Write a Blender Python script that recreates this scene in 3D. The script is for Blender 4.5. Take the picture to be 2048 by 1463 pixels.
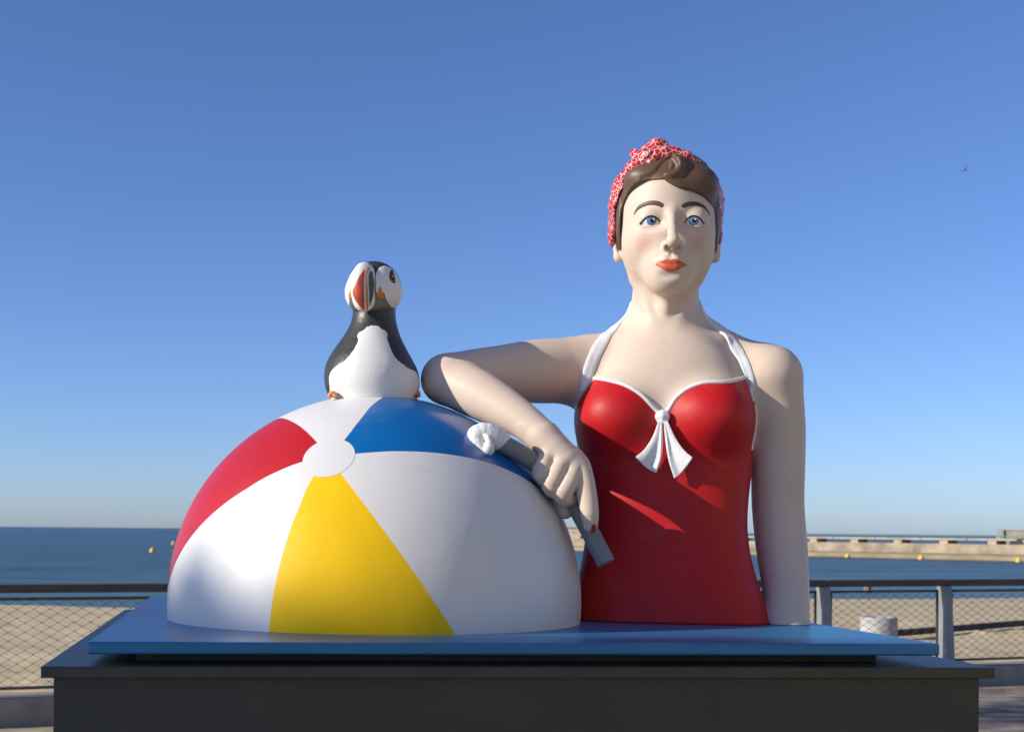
import bpy, bmesh, math, random
import numpy as np
from mathutils import Vector, Matrix

for o in list(bpy.data.objects):
    bpy.data.objects.remove(o)
scn = bpy.context.scene
COL = scn.collection
R = math.radians

# ------------------------------------------------------------------ camera, sky, sun, exposure
HC = 1.60                      # lens height above the promenade
F = 2600.0                     # focal length in pixels of a 2048-wide picture
CX, CY = 670.0, 1058.0         # foot of the optical axis (shift lens)
ROLL = 0.0085
cam_d = bpy.data.cameras.new('camera')
cam = bpy.data.objects.new('camera', cam_d)
COL.objects.link(cam)
cam_d.sensor_width = 36.0
cam_d.sensor_fit = 'HORIZONTAL'
cam_d.lens = F / 2048.0 * 36.0
cam_d.shift_x = (1024 - CX) / 2048.0
cam_d.shift_y = (CY - 731.5) / 2048.0
cam_d.clip_start = 0.05
cam_d.clip_end = 60000
cam_d.dof.use_dof = True
cam_d.dof.focus_distance = 3.25
cam_d.dof.aperture_fstop = 8.0
_c, _s = math.cos(ROLL), math.sin(ROLL)
cam.matrix_world = Matrix(((_c, -_s, 0, 0), (0, 0, -1, 0), (_s, _c, 0, HC), (0, 0, 0, 1)))
scn.camera = cam

SUN_AZ = 76.0                  # degrees to the left of the viewing direction, behind the camera
SUN_EL = 25.0
world = bpy.data.worlds.new('World')
scn.world = world
world.use_nodes = True
wn = world.node_tree
bg = wn.nodes['Background']
sky = wn.nodes.new('ShaderNodeTexSky')
sky.sky_type = 'NISHITA'
sky.sun_disc = False
sky.sun_elevation = R(SUN_EL)
to_sun = Vector((-math.sin(R(SUN_AZ)) * math.cos(R(SUN_EL)), -math.cos(R(SUN_AZ)) * math.cos(R(SUN_EL)), math.sin(R(SUN_EL))))
sky.sun_rotation = math.atan2(to_sun.x, to_sun.y)
sky.altitude = 0
sky.air_density = 0.8
sky.dust_density = 0.45
sky.ozone_density = 5.0
wb = wn.nodes.new('ShaderNodeMix')          # the camera's white balance on the sky
wb.data_type = 'RGBA'
wb.blend_type = 'MULTIPLY'
wb.inputs[0].default_value = 1.0
wb.inputs[7].default_value = (1.0, 1.05, 1.27, 1)
wn.links.new(sky.outputs[0], wb.inputs[6])
wn.links.new(wb.outputs[2], bg.inputs[0])
bg.inputs[1].default_value = 0.118
sun_d = bpy.data.lights.new('sun', 'SUN')
sun_d.energy = 5.0
sun_d.angle = R(0.53)
sun_d.color = (1.0, 0.91, 0.78)
sun = bpy.data.objects.new('sun', sun_d)
COL.objects.link(sun)
sun.rotation_euler = (-to_sun).to_track_quat('-Z', 'Y').to_euler()
sun.location = (-6, -4, 8)
scn.view_settings.view_transform = 'Standard'
scn.view_settings.look = 'None'
scn.view_settings.exposure = 0.06
scn.view_settings.gamma = 1.0
scn.view_settings.use_curve_mapping = False
scn.cycles.use_denoising = True
scn.cycles.max_bounces = 6

# ------------------------------------------------------------------ helpers
def ray(px, py):
    u = (px - CX) / F
    v = (CY - py) / F
    return (u - v * ROLL, 1.0, u * ROLL + v)

def at(px, py, Y):
    d = ray(px, py)
    return Vector((d[0] * Y, Y, HC + d[2] * Y))

def tag(o, label=None, cat=None, group=None, kind=None):
    if label: o['label'] = label
    if cat: o['category'] = cat
    if group: o['group'] = group
    if kind: o['kind'] = kind
    return o

def empty(name, loc, rotz=0.0):
    o = bpy.data.objects.new(name, None)
    COL.objects.link(o)
    o.location = loc
    o.rotation_euler = (0, 0, rotz)
    o.empty_display_size = 0.1
    return o

def link(name, me, mat=None, parent=None, smooth=False):
    o = bpy.data.objects.new(name, me)
    COL.objects.link(o)
    if mat and not me.materials:
        me.materials.append(mat)
    if parent is not None:
        o.parent = parent
    if smooth and len(me.polygons):
        me.polygons.foreach_set('use_smooth', np.ones(len(me.polygons), dtype=bool))
    return o

def pymesh(name, V, Fc):
    me = bpy.data.meshes.new(name)
    me.from_pydata([tuple(map(float, v)) for v in V], [], [tuple(int(i) for i in f) for f in Fc])
    me.update()
    return me

def fast_mesh(name, V, Q):
    V = np.asarray(V, dtype=np.float32)
    Q = np.asarray(Q, dtype=np.int32)
    me = bpy.data.meshes.new(name)
    me.vertices.add(len(V))
    me.vertices.foreach_set('co', V.ravel())
    n = Q.shape[1]
    me.loops.add(len(Q) * n)
    me.loops.foreach_set('vertex_index', Q.ravel())
    me.polygons.add(len(Q))
    me.polygons.foreach_set('loop_start', np.arange(0, len(Q) * n, n, dtype=np.int32))
    me.update(calc_edges=True)
    me.validate()
    return me

def box_bm(bm, lo, hi, bevel=0.0):
    r = bmesh.ops.create_cube(bm, size=1.0)
    vs = r['verts']
    for v in vs:
        v.co = Vector(((lo[0] + hi[0]) / 2 + v.co.x * (hi[0] - lo[0]),
                       (lo[1] + hi[1]) / 2 + v.co.y * (hi[1] - lo[1]),
                       (lo[2] + hi[2]) / 2 + v.co.z * (hi[2] - lo[2])))
    if bevel > 0:
        es = list({e for v in vs for e in v.link_edges})
        bmesh.ops.bevel(bm, geom=es, offset=bevel, segments=2, affect='EDGES', profile=0.5)

def box_mesh(name, lo, hi, bevel=0.0):
    bm = bmesh.new()
    box_bm(bm, lo, hi, bevel)
    me = bpy.data.meshes.new(name)
    bm.to_mesh(me)
    bm.free()
    return me

def tube_mesh(name, pts, radii, seg=12, caps=True):
    """a round tube along a polyline"""
    P = np.asarray(pts, dtype=float)
    n = len(P)
    rad = np.broadcast_to(np.asarray(radii, dtype=float), (n,))
    T = np.gradient(P, axis=0)
    T /= np.linalg.norm(T, axis=1)[:, None] + 1e-12
    up = np.array([0, 0, 1.0]) if abs(T[0][2]) < 0.9 else np.array([1.0, 0, 0])
    V, Q = [], []
    N = np.cross(T[0], up); N /= np.linalg.norm(N)
    for i in range(n):
        N = N - T[i] * np.dot(N, T[i]); N /= np.linalg.norm(N)
        B = np.cross(T[i], N)
        for k in range(seg):
            a = 2 * math.pi * k / seg
            V.append(P[i] + rad[i] * (math.cos(a) * N + math.sin(a) * B))
    for i in range(n - 1):
        for k in range(seg):
            k2 = (k + 1) % seg
            Q.append((i * seg + k, i * seg + k2, (i + 1) * seg + k2, (i + 1) * seg + k))
    if caps:
        Q.append(tuple(range(seg - 1, -1, -1)))
        Q.append(tuple((n - 1) * seg + k for k in range(seg)))
    return pymesh(name, V, Q)

def spline(pts, n, closed=False):
    """Catmull-Rom through the points"""
    P = np.asarray(pts, dtype=float)
    m = len(P)
    out = []
    segs = m if closed else m - 1
    per = max(2, int(math.ceil(n / segs)))
    for i in range(segs):
        if closed:
            p0, p1, p2, p3 = P[(i - 1) % m], P[i], P[(i + 1) % m], P[(i + 2) % m]
        else:
            p0, p1, p2, p3 = P[max(i - 1, 0)], P[i], P[i + 1], P[min(i + 2, m - 1)]
        for t in np.linspace(0, 1, per, endpoint=False):
            out.append(0.5 * ((2 * p1) + (-p0 + p2) * t + (2 * p0 - 5 * p1 + 4 * p2 - p3) * t * t + (-p0 + 3 * p1 - 3 * p2 + p3) * t ** 3))
    if not closed:
        out.append(P[-1])
    return np.array(out)

# ------------------------------------------------------------------ materials
def srgb(r, g, b):
    f = lambda c: c / 12.92 if c <= 0.04045 else ((c + 0.055) / 1.055) ** 2.4
    return (f(r / 255), f(g / 255), f(b / 255), 1.0)

def mat(name, col, rough=0.5, var=0.06, scale=8.0, bump=0.0, bscale=60.0, spec=0.5, coat=0.0, detail=4.0, metallic=0.0, stretch=None, speck=0.0):
    m = bpy.data.materials.new(name)
    m.use_nodes = True
    nt = m.node_tree
    b = nt.nodes['Principled BSDF']
    b.inputs['Roughness'].default_value = rough
    b.inputs['Specular IOR Level'].default_value = spec
    b.inputs['Coat Weight'].default_value = coat
    b.inputs['Coat Roughness'].default_value = 0.15
    b.inputs['Metallic'].default_value = metallic
    tc = nt.nodes.new('ShaderNodeTexCoord')
    src = tc.outputs['Object']
    if stretch:
        mp = nt.nodes.new('ShaderNodeMapping')
        mp.inputs['Scale'].default_value = stretch
        nt.links.new(src, mp.inputs[0])
        src = mp.outputs[0]
    nz = nt.nodes.new('ShaderNodeTexNoise')
    nz.inputs['Scale'].default_value = scale
    nz.inputs['Detail'].default_value = detail
    nt.links.new(src, nz.inputs['Vector'])
    rp = nt.nodes.new('ShaderNodeValToRGB')
    c = np.array(col[:3])
    rp.color_ramp.elements[0].position = 0.3
    rp.color_ramp.elements[1].position = 0.7
    rp.color_ramp.elements[0].color = tuple(np.clip(c * (1 - var), 0, 1)) + (1,)
    rp.color_ramp.elements[1].color = tuple(np.clip(c * (1 + var), 0, 1)) + (1,)
    nt.links.new(nz.outputs['Fac'], rp.inputs[0])
    out = rp.outputs[0]
    if speck > 0:
        vz = nt.nodes.new('ShaderNodeTexNoise')
        vz.inputs['Scale'].default_value = bscale * 2.0
        vz.inputs['Detail'].default_value = 2
        nt.links.new(tc.outputs['Object'], vz.inputs['Vector'])
        mr = nt.nodes.new('ShaderNodeMapRange')
        mr.inputs[1].default_value = 0.62
        mr.inputs[2].default_value = 0.78
        mr.inputs[4].default_value = speck
        nt.links.new(vz.outputs['Fac'], mr.inputs[0])
        mx = nt.nodes.new('ShaderNodeMix')
        mx.data_type = 'RGBA'
        nt.links.new(mr.outputs[0], mx.inputs[0])
        nt.links.new(out, mx.inputs[6])
        mx.inputs[7].default_value = tuple(np.clip(c * 2.2 + 0.03, 0, 0.8)) + (1,)
        out = mx.outputs[2]
    nt.links.new(out, b.inputs['Base Color'])
    if bump > 0:
        n2 = nt.nodes.new('ShaderNodeTexNoise')
        n2.inputs['Scale'].default_value = bscale
        n2.inputs['Detail'].default_value = 5
        nt.links.new(src, n2.inputs['Vector'])
        bp = nt.nodes.new('ShaderNodeBump')
        bp.inputs['Strength'].default_value = bump
        bp.inputs['Distance'].default_value = 0.01
        nt.links.new(n2.outputs['Fac'], bp.inputs['Height'])
        nt.links.new(bp.outputs[0], b.inputs['Normal'])
    m['color_out'] = out.name
    return m

def nodes_of(m):
    nt = m.node_tree
    return nt, nt.nodes['Principled BSDF']

M = {}
M['plinth'] = mat('plinth_paint', (0.030, 0.033, 0.028, 1), 0.45, 0.18, 5, 0.05, 90, speck=0.12)
M['cap'] = mat('plinth_cap_paint', (0.034, 0.037, 0.033, 1), 0.40, 0.2, 6, 0.08, 120, speck=0.2)
M['board'] = mat('blue_board_paint', (0.011, 0.170, 0.36, 1), 0.32, 0.12, 5, 0.12, 30, stretch=(0.6, 9, 9), speck=0.06)
M['wood'] = mat('raw_wood', (0.07, 0.052, 0.036, 1), 0.7, 0.2, 10)
M['screw'] = mat('screw_steel', (0.02, 0.02, 0.02, 1), 0.5)
M['white'] = mat('white_gloss_paint', (0.72, 0.715, 0.69, 1), 0.40, 0.02, 3, 0.10, 14)
M['red'] = mat('red_gloss_paint', (0.47, 0.010, 0.012, 1), 0.36, 0.05, 4, 0.10, 14)
M['blue'] = mat('blue_gloss_paint', (0.004, 0.13, 0.40, 1), 0.22, 0.05, 4, 0.10, 14)
M['yellow'] = mat('yellow_gloss_paint', (0.88, 0.55, 0.001, 1), 0.42, 0.05, 4, 0.12, 14, spec=0.3)
M['capw'] = mat('cap_white_paint', (0.71, 0.705, 0.69, 1), 0.40, 0.02, 3, 0.05, 14)
M['skin'] = mat('skin_paint', (0.66, 0.53, 0.422, 1), 0.5, 0.03, 6, 0.07, 26, spec=0.35)
M['suit'] = mat('swimsuit_red_paint', (0.48, 0.007, 0.009, 1), 0.5, 0.08, 6, 0.10, 30, spec=0.35)
M['strap'] = mat('strap_white_paint', (0.74, 0.75, 0.76, 1), 0.42, 0.03, 30, 0.15, 90)
M['hair'] = mat('hair_brown_paint', (0.115, 0.064, 0.038, 1), 0.46, 0.12, 5, 0.03, 60)
M['lips'] = mat('lip_paint', (0.66, 0.12, 0.065, 1), 0.45, 0.05, 30)
M['brow'] = mat('eyebrow_paint', (0.065, 0.042, 0.022, 1), 0.5, 0.15, 120)
M['lash'] = mat('lash_paint', (0.02, 0.016, 0.013, 1), 0.5)
M['eyewhite'] = mat('eye_white_paint', (0.74, 0.74, 0.74, 1), 0.3, 0.02)
M['iris'] = mat('iris_blue_paint', (0.10, 0.24, 0.42, 1), 0.3, 0.25, 300)
M['pupil'] = mat('pupil_paint', (0.008, 0.008, 0.008, 1), 0.3)
M['nail'] = mat('nail_polish', (0.45, 0.02, 0.02, 1), 0.25)
M['rod'] = mat('rod_grey_paint', (0.20, 0.215, 0.225, 1), 0.42, 0.06, 10, 0.05, 60)
M['cream'] = mat('white_matte_paint', (0.76, 0.76, 0.75, 1), 0.5, 0.03, 20, 0.2, 80)
M['pblack'] = mat('puffin_black_paint', (0.040, 0.039, 0.036, 1), 0.42, 0.25, 14, 0.15, 60)
M['pgrey'] = mat('puffin_grey_paint', (0.17, 0.165, 0.145, 1), 0.5, 0.2, 30, 0.1, 80)
M['pwhite'] = mat('puffin_white_paint', (0.75, 0.75, 0.74, 1), 0.5, 0.03, 14, 0.08, 50)
M['pred'] = mat('beak_red_paint', (0.47, 0.065, 0.028, 1), 0.45, 0.22, 40)
M['porange'] = mat('beak_orange_paint', (0.58, 0.20, 0.025, 1), 0.45, 0.15, 40)
M['pslate'] = mat('beak_slate_paint', (0.075, 0.075, 0.072, 1), 0.45, 0.2, 40)
M['foot'] = mat('foot_orange_paint', (0.66, 0.26, 0.10, 1), 0.5)
M['sand'] = mat('beach_sand', (0.56, 0.45, 0.275, 1), 0.95, 0.16, 0.9, 0.9, 7, spec=0.1, detail=8)
M['concrete'] = mat('kerb_concrete', (0.31, 0.275, 0.225, 1), 0.9, 0.2, 4, 0.4, 40, spec=0.2)
M['concrete2'] = mat('cylinder_concrete', (0.40, 0.40, 0.385, 1), 0.85, 0.2, 9, 0.3, 40, spec=0.2)
M['rail'] = mat('weathered_wood', (0.085, 0.072, 0.062, 1), 0.75, 0.3, 3, 0.3, 30, stretch=(1, 12, 12))
M['steel'] = mat('grey_painted_steel', (0.24, 0.25, 0.26, 1), 0.5, 0.12, 6, 0.1, 30)
M['frame'] = mat('rusty_tube', (0.10, 0.08, 0.06, 1), 0.6, 0.4, 18)
M['wire'] = mat('wire_rope', (0.15, 0.125, 0.09, 1), 0.6, 0.2, 40)
M['jetty'] = mat('jetty_masonry', (0.34, 0.285, 0.205, 1), 0.95, 0.45, 0.55, 0.5, 2, spec=0.1, detail=9)
M['jettyc'] = mat('jetty_concrete', (0.44, 0.365, 0.275, 1), 0.9, 0.15, 0.8, spec=0.1)
M['weed'] = mat('apron_stone', (0.36, 0.29, 0.175, 1), 0.95, 0.25, 0.4, spec=0.1)
M['teal'] = mat('jetty_rail_paint', (0.07, 0.19, 0.15, 1), 0.7)
M['buoy'] = mat('buoy_yellow', (0.75, 0.48, 0.04, 1), 0.5)
M['paver'] = mat('paver_stone', (0.20, 0.165, 0.14, 1), 0.9, 0.35, 2.2, 0.3, 40, spec=0.2)
M['asphalt'] = mat('promenade_bed', (0.40, 0.335, 0.22, 1), 0.95, 0.2, 5, 0.3, 30, spec=0.2)
M['bark'] = mat('tree_bark', (0.10, 0.075, 0.05, 1), 0.9, 0.3, 12, 0.6, 30)
M['leaf'] = mat('tree_leaf', (0.055, 0.095, 0.03, 1), 0.6, 0.35, 3)
M['strip'] = mat('dark_strip_tone', (0.035, 0.030, 0.026, 1), 0.85, 0.3, 6)
M['swim'] = mat('bather_skin', (0.62, 0.30, 0.22, 1), 0.6)
M['trunks'] = mat('bather_trunks', (0.35, 0.10, 0.10, 1), 0.7)
M['darkhair'] = mat('bather_hair', (0.04, 0.03, 0.02, 1), 0.7)
M['birdm'] = mat('bird_feather', (0.05, 0.06, 0.08, 1), 0.8)

def dings(m, scale=30.0, strength=0.16):
    """small blisters, runs and an uneven hand-sanded surface"""
    nt, b = nodes_of(m)
    tc = nt.nodes.new('ShaderNodeTexCoord')
    vo = nt.nodes.new('ShaderNodeTexVoronoi'); vo.inputs['Scale'].default_value = scale; vo.inputs['Randomness'].default_value = 1.0
    nt.links.new(tc.outputs['Object'], vo.inputs['Vector'])
    mr = nt.nodes.new('ShaderNodeMapRange'); mr.interpolation_type = 'SMOOTHSTEP'
    mr.inputs[1].default_value = 0.11; mr.inputs[2].default_value = 0.0
    nt.links.new(vo.outputs['Distance'], mr.inputs[0])
    sp = nt.nodes.new('ShaderNodeSeparateColor'); nt.links.new(vo.outputs['Color'], sp.inputs[0])
    gt = nt.nodes.new('ShaderNodeMath'); gt.operation = 'GREATER_THAN'; gt.inputs[1].default_value = 0.72
    nt.links.new(sp.outputs[0], gt.inputs[0])
    ml = nt.nodes.new('ShaderNodeMath'); ml.operation = 'MULTIPLY'
    nt.links.new(mr.outputs[0], ml.inputs[0]); nt.links.new(gt.outputs[0], ml.inputs[1])
    lf = nt.nodes.new('ShaderNodeTexNoise'); lf.inputs['Scale'].default_value = 5.0; lf.inputs['Detail'].default_value = 3
    nt.links.new(tc.outputs['Object'], lf.inputs['Vector'])
    b1 = nt.nodes.new('ShaderNodeBump'); b1.inputs['Strength'].default_value = 0.12; b1.inputs['Distance'].default_value = 0.012
    nt.links.new(lf.outputs['Fac'], b1.inputs['Height'])
    b2 = nt.nodes.new('ShaderNodeBump'); b2.inputs['Strength'].default_value = strength; b2.inputs['Distance'].default_value = 0.004
    nt.links.new(ml.outputs[0], b2.inputs['Height'])
    old = b.inputs['Normal'].links[0].from_node if b.inputs['Normal'].links else None
    nt.links.new(b1.outputs[0], b2.inputs['Normal'])
    if old is not None:
        nt.links.new(b2.outputs[0], old.inputs['Normal'])
    else:
        nt.links.new(b2.outputs[0], b.inputs['Normal'])
    # faint grime
    src = b.inputs['Base Color'].links[0].from_socket
    gn = nt.nodes.new('ShaderNodeTexNoise'); gn.inputs['Scale'].default_value = 9.0; gn.inputs['Detail'].default_value = 10; gn.inputs['Roughness'].default_value = 0.7
    nt.links.new(tc.outputs['Object'], gn.inputs['Vector'])
    g2 = nt.nodes.new('ShaderNodeMapRange'); g2.inputs[1].default_value = 0.58; g2.inputs[2].default_value = 0.80; g2.inputs[4].default_value = 0.22
    nt.links.new(gn.outputs['Fac'], g2.inputs[0])
    mx = nt.nodes.new('ShaderNodeMix'); mx.data_type = 'RGBA'
    nt.links.new(g2.outputs[0], mx.inputs[0]); nt.links.new(src, mx.inputs[6]); mx.inputs[7].default_value = (0.22, 0.20, 0.17, 1)
    nt.links.new(mx.outputs[2], b.inputs['Base Color'])
for _k in ('white', 'red', 'blue', 'yellow'):
    dings(M[_k])
dings(M['skin'], 60.0, 0.05)
dings(M['suit'], 50.0, 0.07)

# sea water: dark body, glossy, rippled
def water_mat():
    m = bpy.data.materials.new('sea_water')
    m.use_nodes = True
    nt, b = nodes_of(m)
    b.inputs['Roughness'].default_value = 0.28
    b.inputs['IOR'].default_value = 1.33
    b.inputs['Specular IOR Level'].default_value = 0.36
    tc = nt.nodes.new('ShaderNodeTexCoord')
    mp = nt.nodes.new('ShaderNodeMapping')
    mp.inputs['Scale'].default_value = (0.35, 1.0, 1.0)
    nt.links.new(tc.outputs['Object'], mp.inputs[0])
    n1 = nt.nodes.new('ShaderNodeTexNoise'); n1.inputs['Scale'].default_value = 0.42; n1.inputs['Detail'].default_value = 10; n1.inputs['Roughness'].default_value = 0.62
    nt.links.new(mp.outputs[0], n1.inputs['Vector'])
    m2 = nt.nodes.new('ShaderNodeMapping'); m2.inputs['Scale'].default_value = (0.08, 0.30, 1.0)
    nt.links.new(tc.outputs['Object'], m2.inputs[0])
    n2 = nt.nodes.new('ShaderNodeTexNoise'); n2.inputs['Scale'].default_value = 0.9; n2.inputs['Detail'].default_value = 12; n2.inputs['Roughness'].default_value = 0.75
    nt.links.new(m2.outputs[0], n2.inputs['Vector'])
    rp = nt.nodes.new('ShaderNodeValToRGB')
    rp.color_ramp.elements[0].position = 0.42; rp.color_ramp.elements[0].color = (0.004, 0.030, 0.060, 1)
    rp.color_ramp.elements[1].position = 0.60; rp.color_ramp.elements[1].color = (0.045, 0.135, 0.155, 1)
    nt.links.new(n2.outputs['Fac'], rp.inputs[0])
    # shallows: paler and greener towards the sand
    dt = nt.nodes.new('ShaderNodeVectorMath'); dt.operation = 'DOT_PRODUCT'
    nt.links.new(tc.outputs['Object'], dt.inputs[0]); dt.inputs[1].default_value = (-0.319, 0.948, 0)
    mr = nt.nodes.new('ShaderNodeMapRange'); mr.interpolation_type = 'SMOOTHSTEP'
    mr.inputs[1].default_value = 75.0; mr.inputs[2].default_value = 42.0; mr.inputs[3].default_value = 0.0; mr.inputs[4].default_value = 0.7
    nt.links.new(dt.outputs['Value'], mr.inputs[0])
    sh = nt.nodes.new('ShaderNodeMix'); sh.data_type = 'RGBA'
    nt.links.new(mr.outputs[0], sh.inputs[0]); nt.links.new(rp.outputs[0], sh.inputs[6]); sh.inputs[7].default_value = (0.075, 0.165, 0.165, 1)
    nt.links.new(sh.outputs[2], b.inputs['Base Color'])
    bp = nt.nodes.new('ShaderNodeBump'); bp.inputs['Strength'].default_value = 1.0; bp.inputs['Distance'].default_value = 1.6
    nt.links.new(n1.outputs['Fac'], bp.inputs['Height'])
    nt.links.new(bp.outputs[0], b.inputs['Normal'])
    return m
M['water'] = water_mat()

# red scarf with white cracked-glaze lines
def scarf_mat():
    m = bpy.data.materials.new('scarf_paint')
    m.use_nodes = True
    nt, b = nodes_of(m)
    b.inputs['Roughness'].default_value = 0.38
    tc = nt.nodes.new('ShaderNodeTexCoord')
    nz = nt.nodes.new('ShaderNodeTexNoise'); nz.inputs['Scale'].default_value = 40; nz.inputs['Detail'].default_value = 1
    nt.links.new(tc.outputs['Object'], nz.inputs['Vector'])
    ad = nt.nodes.new('ShaderNodeMix'); ad.data_type = 'VECTOR'
    ad.inputs[0].default_value = 0.012
    nt.links.new(tc.outputs['Object'], ad.inputs[4]); nt.links.new(nz.outputs['Color'], ad.inputs[5])
    vo = nt.nodes.new('ShaderNodeTexVoronoi'); vo.feature = 'DISTANCE_TO_EDGE'; vo.inputs['Scale'].default_value = 76
    nt.links.new(ad.outputs[1], vo.inputs['Vector'])
    mr = nt.nodes.new('ShaderNodeMapRange')
    mr.inputs[1].default_value = 0.035; mr.inputs[2].default_value = 0.065
    nt.links.new(vo.outputs['Distance'], mr.inputs[0])
    mx = nt.nodes.new('ShaderNodeMix'); mx.data_type = 'RGBA'
    mx.inputs[6].default_value = (0.66, 0.60, 0.58, 1); mx.inputs[7].default_value = (0.50, 0.008, 0.012, 1)
    nt.links.new(mr.outputs[0], mx.inputs[0])
    nt.links.new(mx.outputs[2], b.inputs['Base Color'])
    bp = nt.nodes.new('ShaderNodeBump'); bp.inputs['Strength'].default_value = 0.15; bp.inputs['Distance'].default_value = 0.003
    nt.links.new(mr.outputs[0], bp.inputs['Height'])
    nt.links.new(bp.outputs[0], b.inputs['Normal'])
    return m
M['scarf'] = scarf_mat()

# ------------------------------------------------------------------ signed-distance sculpting in numpy
def smin(a, b, k):
    h = np.clip(0.5 + 0.5 * (b - a) / k, 0, 1)
    return b + (a - b) * h - k * h * (1 - h)

def smax(a, b, k):
    return -smin(-a, -b, k)

def s_sphere(Q, c, r):
    return np.sqrt(((Q - np.float32(c)) ** 2).sum(1)) - r

def s_ell(Q, c, r):
    r = np.float32(r)
    p = Q - np.float32(c)
    k0 = np.sqrt(((p / r) ** 2).sum(1))
    k1 = np.sqrt(((p / (r * r)) ** 2).sum(1)) + 1e-9
    return k0 * (k0 - 1) / k1

def s_ell_rot(Q, c, r, Rm):
    p = (Q - np.float32(c)) @ np.float32(Rm)
    r = np.float32(r)
    k0 = np.sqrt(((p / r) ** 2).sum(1))
    k1 = np.sqrt(((p / (r * r)) ** 2).sum(1)) + 1e-9
    return k0 * (k0 - 1) / k1

def s_cap(Q, a, b, ra, rb):
    a = np.float32(a); b = np.float32(b)
    ba = b - a
    t = np.clip(((Q - a) @ ba) / (ba @ ba), 0, 1)
    return np.sqrt(((Q - a - t[:, None] * ba) ** 2).sum(1)) - (ra + (rb - ra) * t)

def resample(pts, n):
    P = np.array([list(p) + [r] for p, r in pts], dtype=float)
    S = spline(P, n)
    return [(tuple(q[:3]), float(q[3])) for q in S]

def grp(d, Q, f, pts, k, pad=0.0):
    """smooth union with f, worked out only where f can matter"""
    P = np.array([p for p, r in pts]); r = max(r for p, r in pts) + pad
    lo = np.float32(P.min(0) - r); hi = np.float32(P.max(0) + r)
    bd = np.sqrt((np.maximum(np.maximum(lo - Q, Q - hi), 0) ** 2).sum(1))
    kk = k if np.ndim(k) else np.full(len(Q), k, dtype=np.float32)
    m = bd < d + kk
    if m.any():
        d = d.copy()
        d[m] = smin(d[m], f(Q[m]), kk[m])
    return d

def s_chain(Q, pts, k=0.0):
    d = None
    for (p, r), (q, s) in zip(pts[:-1], pts[1:]):
        e = s_cap(Q, p, q, r, s)
        d = e if d is None else (np.minimum(d, e) if k <= 0 else smin(d, e, k))
    return d

def s_poly(x, z, P):
    """signed distance to a closed polygon, negative inside"""
    d2 = np.full(x.shape, 1e12, dtype=np.float32)
    ins = np.zeros(x.shape, dtype=bool)
    n = len(P)
    for i in range(n):
        ax, az = P[i]; bx, bz = P[(i + 1) % n]
        ex, ez = bx - ax, bz - az
        L = ex * ex + ez * ez + 1e-12
        t = np.clip(((x - ax) * ex + (z - az) * ez) / L, 0, 1)
        dx = x - ax - t * ex; dz = z - az - t * ez
        d2 = np.minimum(d2, dx * dx + dz * dz)
        cr = (az > z) != (bz > z)
        if abs(ez) > 1e-12:
            ins ^= cr & (x < ex * (z - az) / ez + ax)
    d = np.sqrt(d2)
    return np.where(ins, -d, d)

def feval(f, P, chunk=40000):
    out = np.empty(len(P), dtype=np.float32)
    for i in range(0, len(P), chunk):
        out[i:i + chunk] = f(P[i:i + chunk])
    return out

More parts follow.
